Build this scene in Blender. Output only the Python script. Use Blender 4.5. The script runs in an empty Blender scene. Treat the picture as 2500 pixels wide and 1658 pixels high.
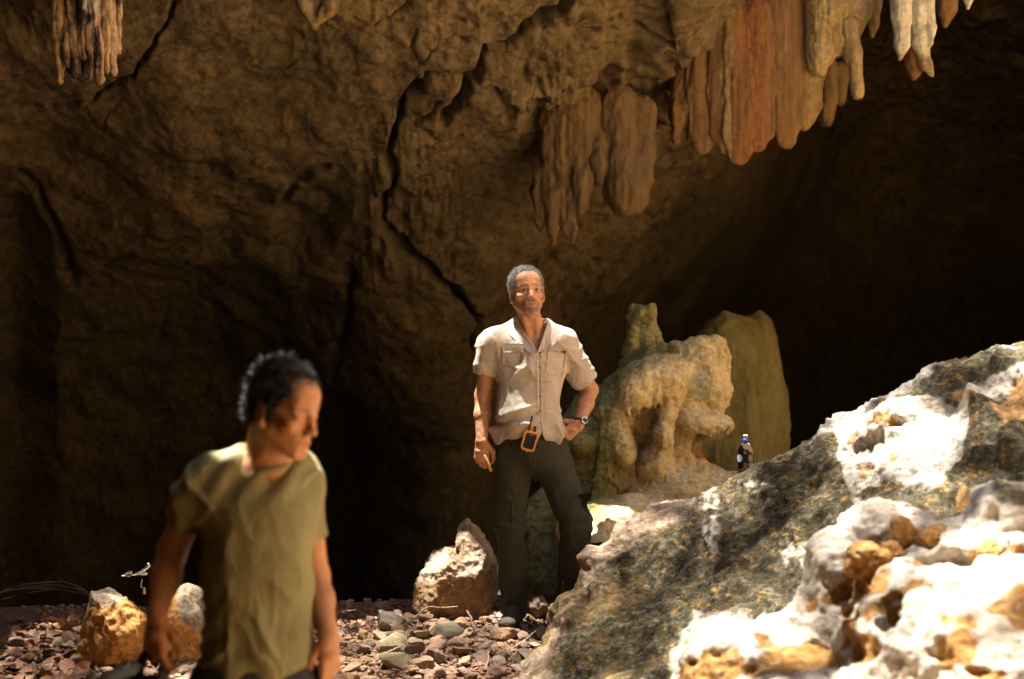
import bpy, bmesh, math, random
import numpy as np
from mathutils import Vector, Matrix
from mathutils.bvhtree import BVHTree

random.seed(7)
RNG = np.random.default_rng(11)
C = bpy.context.scene
COL = C.collection

# ------------------------------------------------------------------ camera, sky, sun, exposure
CAMZ = 1.5
FPX = 3472.0
cam_d = bpy.data.cameras.new('camera')
cam = bpy.data.objects.new('camera', cam_d)
COL.objects.link(cam)
cam.location = (0, 0, CAMZ)
cam.rotation_euler = (math.radians(90), 0, 0)
cam_d.lens = 50
cam_d.sensor_width = 36
cam_d.clip_end = 400
cam_d.dof.use_dof = True
cam_d.dof.focus_distance = 7.35
cam_d.dof.aperture_fstop = 1.7
C.camera = cam

SUN = Vector((-0.16, 0.10, 1.0)).normalized()     # direction towards the sun
w = bpy.data.worlds.new('World'); C.world = w
w.use_nodes = True
nt = w.node_tree
bg = nt.nodes['Background']
sk = nt.nodes.new('ShaderNodeTexSky')
sk.sky_type = 'NISHITA'; sk.sun_disc = False
sk.sun_elevation = math.asin(SUN.z)
sk.sun_rotation = math.atan2(SUN.x, SUN.y)
nt.links.new(sk.outputs[0], bg.inputs[0])
bg.inputs[1].default_value = 0.05
sl = bpy.data.lights.new('sun', 'SUN'); sl.energy = 5.0; sl.angle = math.radians(0.53)
sl.color = (1.0, 0.95, 0.88)
so = bpy.data.objects.new('sun', sl); COL.objects.link(so)
so.location = SUN * 60
so.rotation_euler = SUN.to_track_quat('Z', 'Y').to_euler()
C.view_settings.view_transform = 'Standard'
C.view_settings.look = 'None'
C.view_settings.gamma = 1
C.view_settings.use_curve_mapping = False
C.view_settings.exposure = 3.45
C.render.engine = 'CYCLES'
C.cycles.use_denoising = True
C.cycles.max_bounces = 10
C.cycles.diffuse_bounces = 6
C.cycles.transmission_bounces = 8
C.cycles.sample_clamp_indirect = 6.0

# ------------------------------------------------------------------ helpers: places, noise
def P(px, py, Y):
    """Point of the place seen at photo pixel (px, py) at distance Y."""
    return np.array([(px - 1250.0) / FPX * Y, Y, CAMZ - (py - 829.0) / FPX * Y])

def proj(V):
    y = np.maximum(V[:, 1], 0.3)
    return 1250 + V[:, 0] / y * FPX, 829 - (V[:, 2] - CAMZ) / y * FPX

_T = np.random.default_rng(3).random((64, 64, 64)).astype(np.float32) * 2 - 1

def vn(p, seed=0):
    p = np.asarray(p, np.float32) + np.float32(seed * 17.31 + 100)
    i = np.floor(p).astype(np.int64)
    f = p - i
    f = f * f * f * (f * (f * 6 - 15) + 10)
    a = i & 63; b = (i + 1) & 63
    x0, y0, z0 = a[:, 0], a[:, 1], a[:, 2]; x1, y1, z1 = b[:, 0], b[:, 1], b[:, 2]
    fx, fy, fz = f[:, 0], f[:, 1], f[:, 2]
    c00 = _T[x0, y0, z0] * (1 - fx) + _T[x1, y0, z0] * fx
    c10 = _T[x0, y1, z0] * (1 - fx) + _T[x1, y1, z0] * fx
    c01 = _T[x0, y0, z1] * (1 - fx) + _T[x1, y0, z1] * fx
    c11 = _T[x0, y1, z1] * (1 - fx) + _T[x1, y1, z1] * fx
    c0 = c00 * (1 - fy) + c10 * fy
    c1 = c01 * (1 - fy) + c11 * fy
    return c0 * (1 - fz) + c1 * fz

def fbm(p, freq, octv=4, seed=0, gain=0.5, stretch=(1, 1, 1)):
    p = np.asarray(p, np.float32) * np.array(stretch, np.float32) * freq
    s = 0; a = 1; t = 0
    for o in range(octv):
        s = s + a * vn(p, seed + o * 3); t += a
        a *= gain; p = p * 2.03
    return s / t * 1.5

def ridged(p, freq, octv=4, seed=0, gain=0.5, stretch=(1, 1, 1)):
    p = np.asarray(p, np.float32) * np.array(stretch, np.float32) * freq
    s = 0; a = 1; t = 0
    for o in range(octv):
        s = s + a * (1 - np.abs(vn(p, seed + o * 3)) * 2); t += a
        a *= gain; p = p * 2.03
    return s / t

def sstep(a, b, x):
    t = np.clip((x - a) / (b - a), 0, 1)
    return t * t * (3 - 2 * t)

def polydist(px, py, pts):
    d = np.full(px.shape, 1e9)
    for (x0, y0), (x1, y1) in zip(pts[:-1], pts[1:]):
        dx, dy = x1 - x0, y1 - y0
        t = np.clip(((px - x0) * dx + (py - y0) * dy) / (dx * dx + dy * dy), 0, 1)
        d = np.minimum(d, np.hypot(px - x0 - t * dx, py - y0 - t * dy))
    return d

def inpoly(px, py, pts):
    """Signed distance in pixels, positive inside."""
    d = polydist(px, py, pts + [pts[0]])
    ins = np.zeros(px.shape, bool)
    for (x0, y0), (x1, y1) in zip(pts, pts[1:] + [pts[0]]):
        c = ((y0 > py) != (y1 > py)) & (px < (x1 - x0) * (py - y0) / ((y1 - y0) + 1e-9) + x0)
        ins ^= c
    return np.where(ins, d, -d)

def blob(px, py, cx, cy, rx, ry, ang=0):
    a = math.radians(ang); dx, dy = px - cx, py - cy
    u = (dx * math.cos(a) + dy * math.sin(a)) / rx
    v = (-dx * math.sin(a) + dy * math.cos(a)) / ry
    return 1 - np.sqrt(u * u + v * v)

# ------------------------------------------------------------------ helpers: meshes and things
def rawmesh(name, V, F, smooth=True, col=None, mats=None):
    me = bpy.data.meshes.new(name)
    V = np.asarray(V, np.float32)
    if isinstance(F, np.ndarray):
        n = F.shape[1]
        me.vertices.add(len(V)); me.vertices.foreach_set('co', V.ravel())
        me.loops.add(F.size); me.loops.foreach_set('vertex_index', F.astype(np.int32).ravel())
        me.polygons.add(len(F))
        me.polygons.foreach_set('loop_start', (np.arange(len(F)) * n).astype(np.int32))
        me.update(calc_edges=True)
    else:
        me.from_pydata([tuple(v) for v in V], [], [tuple(f) for f in F]); me.update()
    me.polygons.foreach_set('use_smooth', np.full(len(me.polygons), bool(smooth)))
    if col is not None:
        c = np.zeros((len(V), 4), np.float32); col = np.asarray(col, np.float32)
        c[:, :col.shape[1]] = col
        if col.shape[1] < 4: c[:, 3] = 1
        at = me.attributes.new('mask', 'FLOAT_COLOR', 'POINT')
        at.data.foreach_set('color', c.ravel())
    if mats is not None: me.materials.append(mats)
    return me

def wloc(o):
    p = Vector((0, 0, 0))
    while o is not None:
        p = p + o.location; o = o.parent
    return np.array(p)

def obj(name, V, F, mat, parent=None, smooth=True, col=None, loc=None):
    V = np.asarray(V, np.float64)
    base = wloc(parent) if parent is not None else np.zeros(3)
    l = np.zeros(3) if loc is None else np.asarray(loc, float) - base
    me = rawmesh(name, V - base - l, F, smooth, col, mat)
    o = bpy.data.objects.new(name, me); COL.objects.link(o)
    o.location = l
    if parent is not None: o.parent = parent
    return o

def tag(o, label=None, cat=None, group=None, kind=None):
    if label: o['label'] = label
    if cat: o['category'] = cat
    if group: o['group'] = group
    if kind: o['kind'] = kind
    return o

def empty(name, loc, label, cat, group=None):
    o = bpy.data.objects.new(name, None); COL.objects.link(o)
    o.location = tuple(loc); o.empty_display_size = 0.1
    return tag(o, label, cat, group)

def grid_faces(nu, nv, wrap=False):
    """Quads of a grid whose vertex (i, j) sits at i * nv + j."""
    i = np.arange(nu - (0 if wrap else 1)); j = np.arange(nv - 1)
    I, J = np.meshgrid(i, j, indexing='ij'); I2 = (I + 1) % nu
    return np.stack([I * nv + J, I2 * nv + J, I2 * nv + J + 1, I * nv + J + 1], -1).reshape(-1, 4)

def normals(V, F):
    V = np.asarray(V, np.float64)
    if F.shape[1] == 4: fn = np.cross(V[F[:, 2]] - V[F[:, 0]], V[F[:, 3]] - V[F[:, 1]])
    else: fn = np.cross(V[F[:, 1]] - V[F[:, 0]], V[F[:, 2]] - V[F[:, 0]])
    N = np.zeros_like(V)
    for k in range(F.shape[1]):
        for a in range(3):
            N[:, a] += np.bincount(F[:, k], fn[:, a], len(V))
    return N / (np.linalg.norm(N, axis=1, keepdims=True) + 1e-12)

def smoothmesh(V, F, it=2, lam=0.5):
    n = len(V)
    for _ in range(it):
        S = np.zeros_like(V); cnt = np.zeros(n)
        m = F.shape[1]
        for k in range(m):
            a, b = F[:, k], F[:, (k + 1) % m]
            for c in range(3):
                S[:, c] += np.bincount(a, V[b, c], n) + np.bincount(b, V[a, c], n)
            cnt += np.bincount(a, minlength=n) + np.bincount(b, minlength=n)
        V = V + lam * (S / np.maximum(cnt, 1)[:, None] - V)
    return V

def tube(pts, radii, n=8, caps=True):
    pts = np.asarray(pts, float); k = len(pts)
    radii = np.broadcast_to(np.asarray(radii, float), (k,))
    t = np.gradient(pts, axis=0); t /= np.linalg.norm(t, axis=1, keepdims=True) + 1e-12
    up = np.array([0.13, 0.21, 0.97]) if abs(t[0][2]) < 0.9 else np.array([0.97, 0.2, 0.1])
    V = []
    for i in range(k):
        a = np.cross(up, t[i]); a /= np.linalg.norm(a) + 1e-12
        b = np.cross(t[i], a); up = np.cross(a, t[i]) * -1 if False else up
        for j in range(n):
            th = 2 * math.pi * j / n
            V.append(pts[i] + radii[i] * (a * math.cos(th) + b * math.sin(th)))
    F = []
    for i in range(k - 1):
        for j in range(n):
            F.append((i * n + j, i * n + (j + 1) % n, (i + 1) * n + (j + 1) % n, (i + 1) * n + j))
    if caps:
        F.append(tuple(range(n))[::-1]); F.append(tuple((k - 1) * n + j for j in range(n)))
    return np.array(V), F

def lathe(prof, c, n=24):
    """prof: list of (r, z); closed at the ends when r is 0."""
    V = []; F = []
    for r, z in prof:
        for j in range(n):
            a = 2 * math.pi * j / n
            V.append((c[0] + r * math.cos(a), c[1] + r * math.sin(a), c[2] + z))
    for i in range(len(prof) - 1):
        for j in range(n):
            F.append((i * n + j, i * n + (j + 1) % n, (i + 1) * n + (j + 1) % n, (i + 1) * n + j))
    return np.array(V), F

def join(*ms):
    Vs = []; Fs = []; o = 0
    for V, F in ms:
        Vs.append(np.asarray(V, float)); Fs += [tuple(int(i) + o for i in f) for f in F]; o += len(V)
    return np.vstack(Vs), Fs

# ------------------------------------------------------------------ helpers: implicit sculpting
class Field:
    def __init__(s, lo, hi, h):
        s.lo = np.array(lo, float); s.h = h
        s.n = np.ceil((np.array(hi, float) - s.lo) / h).astype(int) + 1
        s.f = np.ones(s.n, np.float32)
        s.o = np.zeros(3); s.R = np.eye(3); s.s = 1.0

    def frame(s, o=(0, 0, 0), R=None, sc=1.0):
        s.o = np.array(o, float); s.R = np.eye(3) if R is None else np.asarray(R); s.s = sc

    def w(s, p): return s.o + s.R @ (np.asarray(p, float) * s.s)

    def _sub(s, lo, hi, pad):
        a = np.clip(np.floor((lo - pad - s.lo) / s.h).astype(int), 0, s.n)
        b = np.clip(np.ceil((hi + pad - s.lo) / s.h).astype(int) + 1, 0, s.n)
        if (b <= a).any(): return None
        ax = [(s.lo[i] + s.h * np.arange(a[i], b[i])).astype(np.float32) for i in range(3)]
        return (slice(a[0], b[0]), slice(a[1], b[1]), slice(a[2], b[2])), ax[0][:, None, None], ax[1][None, :, None], ax[2][None, None, :]

    def _mix(s, sl, d, k, op):
        f = s.f[sl]
        if op == 'u':
            r = np.minimum(f, d)
            if k > 0:
                hh = np.maximum(k - np.abs(f - d), 0) / k; r = r - hh * hh * k * 0.25
        else:
            r = np.maximum(f, -d)
            if k > 0:
                hh = np.maximum(k - np.abs(f + d), 0) / k; r = r + hh * hh * k * 0.25
        s.f[sl] = r

    def ell(s, c, r, k=0.02, rot=None, op='u', clip=None):
        c = s.w(c); r = np.broadcast_to(np.asarray(r, float), (3,)) * s.s; k = k * s.s
        M = s.R if rot is None else s.R @ np.asarray(rot)
        R = np.array([math.sqrt(sum((M[i, j] * r[j]) ** 2 for j in range(3))) for i in range(3)])
        q = s._sub(c - R, c + R, k + 3 * s.h)
        if q is None: return
        sl, x, y, z = q
        x = x - c[0]; y = y - c[1]; z = z - c[2]
        a0 = a1 = 0
        for j in range(3):
            u = M[0, j] * x + M[1, j] * y + M[2, j] * z
            a0 = a0 + (u / r[j]) ** 2; a1 = a1 + (u / r[j] ** 2) ** 2
        k0 = np.sqrt(a0); d = k0 * (k0 - 1) / (np.sqrt(a1) + 1e-6)
        s._mix(sl, d, k, op)

    def cone(s, a, b, ra, rb, k=0.02, op='u', capa=None, capb=None, flat=None):
        """Tapered capsule; capb cuts it flat at b; flat=(dir, factor) squashes it along a direction."""
        a = s.w(a); b = s.w(b); ra *= s.s; rb *= s.s; k = k * s.s
        rm = max(ra, rb) * (1.0 if flat is None else max(1.0, flat[1]))
        q = s._sub(np.minimum(a, b) - rm, np.maximum(a, b) + rm, k + 3 * s.h)
        if q is None: return
        sl, x, y, z = q
        ab = b - a; L2 = ab @ ab
        x = x - a[0]; y = y - a[1]; z = z - a[2]
        al = (x * ab[0] + y * ab[1] + z * ab[2]) / L2
        t = np.clip(al, 0, 1)
        X = x - t * ab[0]; Y = y - t * ab[1]; Z = z - t * ab[2]
        if flat is not None:
            n = s.R @ (np.asarray(flat[0], float) / np.linalg.norm(flat[0]))
            dn = X * n[0] + Y * n[1] + Z * n[2]
            g = dn * (1.0 / flat[1] - 1)
            X = X + g * n[0]; Y = Y + g * n[1]; Z = Z + g * n[2]
        d = np.sqrt(X * X + Y * Y + Z * Z) - (ra + (rb - ra) * t)
        L = math.sqrt(L2)
        if capb is not None: d = np.maximum(d, (al - 1) * L - capb)
        if capa is not None: d = np.maximum(d, -al * L - capa)
        s._mix(sl, d, k, op)

    def chain(s, pts, rad, k=0.02, op='u'):
        for i in range(len(pts) - 1): s.cone(pts[i], pts[i + 1], rad[i], rad[i + 1], k, op)

    def func(s, fn, lo, hi, k=0.0, op='u'):
        q = s._sub(np.asarray(lo, float), np.asarray(hi, float), 0)
        if q is None: return
        sl, x, y, z = q
        d = np.broadcast_to(fn(x, y, z), s.f[sl].shape).astype(np.float32)
        s._mix(sl, d, k, op)

    def mesh(s, smooth=1):
        f = s.f; sg = f < 0
        n = sg.astype(np.int8)
        c = n[:-1] + n[1:]; c = c[:, :-1] + c[:, 1:]; c = c[:, :, :-1] + c[:, :, 1:]
        act = (c > 0) & (c < 8)
        cells = np.argwhere(act)
        idx = np.full(act.shape, -1, np.int64); idx[act] = np.arange(len(cells))
        cor = [(i, j, k) for i in (0, 1) for j in (0, 1) for k in (0, 1)]
        val = {q: f[cells[:, 0] + q[0], cells[:, 1] + q[1], cells[:, 2] + q[2]] for q in cor}
        acc = np.zeros((len(cells), 3)); cnt = np.zeros(len(cells))
        for a in cor:
            for ax in range(3):
                if a[ax]: continue
                b = list(a); b[ax] = 1; b = tuple(b)
                fa, fb = val[a], val[b]; cr = (fa < 0) != (fb < 0)
                t = np.where(cr, fa / np.where(cr, fa - fb, 1), 0)
                p = np.tile(np.array(a, float), (len(cells), 1)); p[:, ax] += t
                acc += p * cr[:, None]; cnt += cr
        V = s.lo + s.h * (cells + acc / np.maximum(cnt, 1)[:, None])
        Q = []
        for ax in range(3):
            o1, o2 = [(1, 2), (2, 0), (0, 1)][ax]
            sa = [slice(None)] * 3; sb = [slice(None)] * 3
            sa[ax] = slice(0, -1); sb[ax] = slice(1, None)
            A = sg[tuple(sa)]; B = sg[tuple(sb)]
            e = np.argwhere(A != B)
            e = e[(e[:, o1] > 0) & (e[:, o2] > 0) & (e[:, o1] < f.shape[o1] - 1) & (e[:, o2] < f.shape[o2] - 1)]
            q = []
            for d1, d2 in ((-1, -1), (0, -1), (0, 0), (-1, 0)):
                cc = e.copy(); cc[:, o1] += d1; cc[:, o2] += d2
                q.append(idx[cc[:, 0], cc[:, 1], cc[:, 2]])
            q = np.stack(q, 1)
            fl = ~A[e[:, 0], e[:, 1], e[:, 2]]
            q[fl] = q[fl][:, ::-1]
            Q.append(q)
        Q = np.vstack(Q); Q = Q[(Q >= 0).all(1)]
        if smooth: V = smoothmesh(V, Q, smooth)
        return V, Q

def rx(a): a = math.radians(a); c, s_ = math.cos(a), math.sin(a); return np.array([[1, 0, 0], [0, c, -s_], [0, s_, c]])
def ry(a): a = math.radians(a); c, s_ = math.cos(a), math.sin(a); return np.array([[c, 0, s_], [0, 1, 0], [-s_, 0, c]])
def rz(a): a = math.radians(a); c, s_ = math.cos(a), math.sin(a); return np.array([[c, -s_, 0], [s_, c, 0], [0, 0, 1]])

# ------------------------------------------------------------------ materials
class NB:
    def __init__(s, name):
        s.m = bpy.data.materials.new(name); s.m.use_nodes = True
        s.t = s.m.node_tree; s.b = s.t.nodes['Principled BSDF']
        s.tc = s.t.nodes.new('ShaderNodeTexCoord')
        s.at = None
    def n(s, ty, **kw):
        nd = s.t.nodes.new(ty)
        for k, v in kw.items(): setattr(nd, k, v)
        return nd
    def l(s, a, b): s.t.links.new(a, b)
    def coord(s, stretch=(1, 1, 1)):
        mp = s.n('ShaderNodeMapping'); mp.inputs['Scale'].default_value = stretch
        s.l(s.tc.outputs['Object'], mp.inputs['Vector']); return mp.outputs[0]
    def noise(s, scale, detail=6, rough=0.6, stretch=(1, 1, 1), dist=0.0):
        nd = s.n('ShaderNodeTexNoise'); nd.inputs['Scale'].default_value = scale
        nd.inputs['Detail'].default_value = detail; nd.inputs['Roughness'].default_value = rough
        nd.inputs['Distortion'].default_value = dist
        s.l(s.coord(stretch), nd.inputs['Vector']); return nd.outputs['Fac']
    def voro(s, scale, feature='F1', stretch=(1, 1, 1), out='Distance'):
        nd = s.n('ShaderNodeTexVoronoi'); nd.feature = feature; nd.inputs['Scale'].default_value = scale
        s.l(s.coord(stretch), nd.inputs['Vector']); return nd.outputs[out]
    def math(s, op, a, b=0.0, clamp=False):
        nd = s.n('ShaderNodeMath', operation=op, use_clamp=clamp)
        for i, v in enumerate((a, b)):
            if isinstance(v, (int, float)): nd.inputs[i].default_value = v
            else: s.l(v, nd.inputs[i])
        return nd.outputs[0]
    def ramp(s, v, a, b, lo=0.0, hi=1.0):
        nd = s.n('ShaderNodeMapRange', interpolation_type='SMOOTHSTEP')
        s.l(v, nd.inputs[0]); nd.inputs[1].default_value = a; nd.inputs[2].default_value = b
        nd.inputs[3].default_value = lo; nd.inputs[4].default_value = hi; return nd.outputs[0]
    def mix(s, f, a, b, mode='MIX'):
        nd = s.n('ShaderNodeMix', data_type='RGBA', blend_type=mode)
        for i, v in ((0, f), (6, a), (7, b)):
            if isinstance(v, (int, float)): nd.inputs[i].default_value = v
            elif isinstance(v, tuple): nd.inputs[i].default_value = v + (1,) if len(v) == 3 else v
            else: s.l(v, nd.inputs[i])
        return nd.outputs[2]
    def mask(s, ch):
        if s.at is None:
            s.at = s.n('ShaderNodeAttribute', attribute_name='mask')
            s.sp = s.n('ShaderNodeSeparateColor'); s.l(s.at.outputs['Color'], s.sp.inputs[0])
        return s.sp.outputs['RGB'.index(ch)] if ch in 'RGB' else s.at.outputs['Alpha']
    def fin(s, col, rough=0.8, bump=None, bdist=0.01, bstr=1.0, spec=0.3):
        if isinstance(col, tuple): s.b.inputs['Base Color'].default_value = col + (1,)
        else: s.l(col, s.b.inputs['Base Color'])
        if isinstance(rough, (int, float)): s.b.inputs['Roughness'].default_value = rough
        else: s.l(rough, s.b.inputs['Roughness'])
        s.b.inputs['Specular IOR Level'].default_value = spec
        if bump is not None:
            bp = s.n('ShaderNodeBump'); bp.inputs['Distance'].default_value = bdist; bp.inputs['Strength'].default_value = bstr
            s.l(bump, bp.inputs['Height']); s.l(bp.outputs[0], s.b.inputs['Normal'])
        return s.m

def rock_mat(name, lo, hi, R=None, G=None, B=None, A=None, scale=3.0, fine=30.0, stretch=(1, 1, 1), bd=0.012, speck=None, rough=0.85, edge=0.25, stain=0.35, rnd=False, net=0.0, fleck=None):
    m = NB(name)
    n1 = m.noise(scale, 8, 0.62, stretch, 0.4)
    n2 = m.noise(fine, 8, 0.7, stretch)
    n3 = m.noise(scale * 0.35, 3, 0.5, stretch)
    c = m.mix(m.ramp(m.math('ADD', m.math('MULTIPLY', n1, 0.6), m.math('MULTIPLY', n3, 0.4)), 0.33, 0.67), lo, hi)
    for ch, colr in (('R', R), ('G', G), ('B', B), ('A', A)):
        if colr is None: continue
        nn = m.noise(fine * 0.45 + 3.1 * 'RGBA'.index(ch), 6, 0.65)
        f = m.ramp(m.math('ADD', m.mask(ch), m.math('MULTIPLY', m.math('SUBTRACT', nn, 0.5), 1.1)), 0.5 - edge, 0.5 + edge)
        if isinstance(colr, list):
            c2 = m.mix(m.ramp(m.noise(fine * 0.7 + 1.7, 5, 0.65), 0.38, 0.6), colr[0], colr[1])
            if len(colr) > 2:
                c2 = m.mix(m.math('MULTIPLY', m.ramp(m.noise(fine * 0.5 + 5.2, 8, 0.72, (0.8, 1, 1.5), 0.3), 0.52, 0.64), m.ramp(m.noise(scale * 0.7 + 1.3, 4, 0.6), 0.40, 0.62, 0.05, 1.0)), c2, colr[2])
            c = m.mix(f, c, c2)
        else: c = m.mix(f, c, colr)
    if net:
        vv = m.n('ShaderNodeTexVoronoi'); vv.feature = 'DISTANCE_TO_EDGE'; vv.inputs['Scale'].default_value = net
        ad = m.n('ShaderNodeVectorMath', operation='ADD'); nz = m.n('ShaderNodeTexNoise'); nz.inputs['Scale'].default_value = net * 1.3; nz.inputs['Detail'].default_value = 6
        m.l(m.coord(), nz.inputs['Vector'])
        sc_ = m.n('ShaderNodeVectorMath', operation='SCALE'); sc_.inputs['Scale'].default_value = 0.9 / net
        m.l(nz.outputs['Color'], sc_.inputs[0]); m.l(m.coord(), ad.inputs[0]); m.l(sc_.outputs[0], ad.inputs[1]); m.l(ad.outputs[0], vv.inputs['Vector'])
        ln = m.math('MULTIPLY', m.ramp(vv.outputs['Distance'], 0.0, 0.05, 1.0, 0.0), m.ramp(m.noise(net * 0.5, 3, 0.6), 0.45, 0.62, 0.0, 0.85))
        c = m.mix(ln, c, (0.03, 0.022, 0.014))
        mot = m.noise(net * 3.2, 7, 0.72)
        c = m.mix(m.ramp(mot, 0.52, 0.36, 0.0, 0.55), c, tuple(x * 0.42 for x in lo))
        c = m.mix(m.ramp(mot, 0.56, 0.74, 0.0, 0.45), c, tuple(min(1, x * 1.35) for x in hi))
    if fleck:
        c = m.mix(m.ramp(m.noise(fleck[1], 7, 0.68, (0.8, 1, 1.5), 0.5), fleck[2], fleck[2] + 0.06, 0.0, 0.9), c, fleck[0])
        c = m.mix(m.ramp(m.noise(fleck[1] * .6, 7, 0.7), 0.47, 0.38, 0.0, 0.55), c, (0.13, 0.105, 0.075))
    # grain and dirt caught in pits
    pit = m.voro(fine * 0.9, 'F1')
    c = m.mix(m.ramp(n2, 0.56, 0.30, 0.0, stain), c, (0.05, 0.03, 0.018))
    c = m.mix(m.ramp(n2, 0.5, 0.75, 0.0, 0.22), c, tuple(min(1, x * 1.5) for x in hi))
    if rnd:
        oi = m.n('ShaderNodeObjectInfo')
        hs = m.n('ShaderNodeHueSaturation')
        m.l(m.ramp(oi.outputs['Random'], 0, 1, 0.65, 1.3), hs.inputs['Value'])
        m.l(m.ramp(m.math('FRACT', m.math('MULTIPLY', oi.outputs['Random'], 7.3)), 0, 1, 0.492, 0.508), hs.inputs['Hue'])
        m.l(m.ramp(m.math('FRACT', m.math('MULTIPLY', oi.outputs['Random'], 3.7)), 0, 1, 0.75, 1.1), hs.inputs['Saturation'])
        m.l(c, hs.inputs['Color']); c = hs.outputs[0]
    h = m.math('ADD', m.math('MULTIPLY', n2, 1.0), m.math('MULTIPLY', m.math('MINIMUM', pit, 0.5), 0.5))
    return m.fin(c, rough, h, bd, 1.0, 0.25)

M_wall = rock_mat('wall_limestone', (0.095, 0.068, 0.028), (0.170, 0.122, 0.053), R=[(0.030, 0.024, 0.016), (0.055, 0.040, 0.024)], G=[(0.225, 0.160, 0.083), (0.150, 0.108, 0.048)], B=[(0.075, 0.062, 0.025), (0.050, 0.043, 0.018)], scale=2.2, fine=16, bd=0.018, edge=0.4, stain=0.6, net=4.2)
M_slope = rock_mat('bounce_slope_ochre', (0.46, 0.27, 0.10), (0.64, 0.40, 0.17), scale=1.5, fine=12, bd=0.03, stain=0.3)
M_shell = rock_mat('cave_limestone', (0.10, 0.075, 0.045), (0.20, 0.15, 0.09), scale=1.2, fine=9, bd=0.04)
M_drape = rock_mat('drapery_calcite', (0.135, 0.076, 0.027), (0.205, 0.116, 0.042), R=[(0.225, 0.088, 0.022), (0.165, 0.066, 0.019)], G=[(0.38, 0.29, 0.13), (0.29, 0.21, 0.088)], B=[(0.56, 0.53, 0.40), (0.40, 0.38, 0.28)], scale=9, fine=34, stretch=(1, 1, 0.09), bd=0.008, edge=0.45, stain=0.5)
M_finger = rock_mat('brown_dripstone', (0.105, 0.064, 0.024), (0.165, 0.104, 0.040), scale=8, fine=30, stretch=(1, 1, 0.12), bd=0.010, stain=0.55)
M_flute = rock_mat('stalactite_calcite', (0.40, 0.25, 0.12), (0.66, 0.46, 0.25), R=[(0.03, 0.024, 0.02), (0.07, 0.045, 0.03)], G=[(0.6, 0.55, 0.45), (0.42, 0.38, 0.30)], scale=9, fine=40, stretch=(1, 1, 0.35), bd=0.008, stain=0.6)
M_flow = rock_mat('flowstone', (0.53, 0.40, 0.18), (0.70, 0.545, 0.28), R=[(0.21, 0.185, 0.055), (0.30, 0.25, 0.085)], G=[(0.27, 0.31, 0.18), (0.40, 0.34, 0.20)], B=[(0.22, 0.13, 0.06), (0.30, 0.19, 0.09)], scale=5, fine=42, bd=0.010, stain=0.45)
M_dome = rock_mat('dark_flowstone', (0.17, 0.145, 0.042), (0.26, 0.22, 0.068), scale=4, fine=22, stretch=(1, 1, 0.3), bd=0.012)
M_out = rock_mat('mossy_limestone', (0.45, 0.375, 0.285), (0.62, 0.555, 0.46), R=[(0.034, 0.032, 0.013), (0.080, 0.064, 0.024), (0.46, 0.245, 0.048)], G=[(0.38, 0.19, 0.045), (0.26, 0.13, 0.035)], B=[(0.40, 0.28, 0.19), (0.30, 0.20, 0.12)], A=[(0.11, 0.088, 0.028), (0.25, 0.145, 0.045)], scale=4.5, fine=34, bd=0.022, edge=0.3, stain=0.40, fleck=((0.30, 0.15, 0.04), 15, 0.60))
M_near = rock_mat('white_crusted_limestone', (0.45, 0.37, 0.275), (0.62, 0.55, 0.45), R=[(0.055, 0.06, 0.035), (0.13, 0.11, 0.06), (0.36, 0.19, 0.05)], G=[(0.40, 0.20, 0.05), (0.30, 0.145, 0.035)], scale=5, fine=30, bd=0.022, edge=0.26, stain=0.40, fleck=((0.30, 0.155, 0.045), 13, 0.62))
M_bould = rock_mat('tan_boulder', (0.38, 0.25, 0.14), (0.55, 0.43, 0.30), R=[(0.22, 0.12, 0.055), (0.28, 0.16, 0.075)], G=[(0.48, 0.24, 0.06), (0.38, 0.18, 0.045)], B=[(0.36, 0.285, 0.19), (0.24, 0.185, 0.115)], scale=7, fine=40, bd=0.012, stain=0.5)
M_stone = rock_mat('rubble_stone', (0.27, 0.148, 0.076), (0.42, 0.262, 0.15), scale=14, fine=60, bd=0.006, rnd=True, stain=0.45)
M_olive = rock_mat('lichen_stone', (0.23, 0.175, 0.095), (0.35, 0.28, 0.17), scale=14, fine=60, bd=0.006, rnd=True)
M_floor = rock_mat('cave_earth', (0.42, 0.215, 0.075), (0.58, 0.315, 0.125), R=[(0.12, 0.072, 0.042), (0.20, 0.125, 0.075)], scale=6, fine=55, bd=0.02)

def plain(name, col, rough=0.6, spec=0.4, var=0.25, sc=40, bd=0.0, metal=0.0):
    m = NB(name)
    n = m.noise(sc, 5, 0.6)
    c = m.mix(m.ramp(n, 0.3, 0.7), tuple(x * (1 - var) for x in col), tuple(min(1, x * (1 + var)) for x in col))
    mt = m.fin(c, rough, n if bd else None, bd or 0.001, 1.0, spec)
    m.b.inputs['Metallic'].default_value = metal
    return mt

def cloth(name, col, var=0.12, weave=900, bd=0.0012, fold=None, seam=(0.5, 0.5, 0.5)):
    m = NB(name)
    wk = m.noise(12, 3, 0.5, (1, 1, .6), 0.9)
    n = m.noise(7, 5, 0.6); n2 = m.noise(90, 4, 0.7); nw = m.noise(weave, 2, 0.5)
    c = m.mix(m.ramp(n, 0.3, 0.7), tuple(x * (1 - var) for x in col), tuple(x * (1 + var) for x in col))
    c = m.mix(m.ramp(n2, 0.35, 0.65, 0, 0.25), c, tuple(x * 0.75 for x in col))
    h = m.math('ADD', m.math('MULTIPLY', n2, 0.25), m.math('MULTIPLY', nw, 0.08))
    h = m.math('ADD', h, m.math('MULTIPLY', m.math('ABSOLUTE', m.math('SUBTRACT', wk, 0.5)), -1.6))
    return m.fin(c, 0.9, h, bd * 8, 1.0, 0.12)

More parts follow.
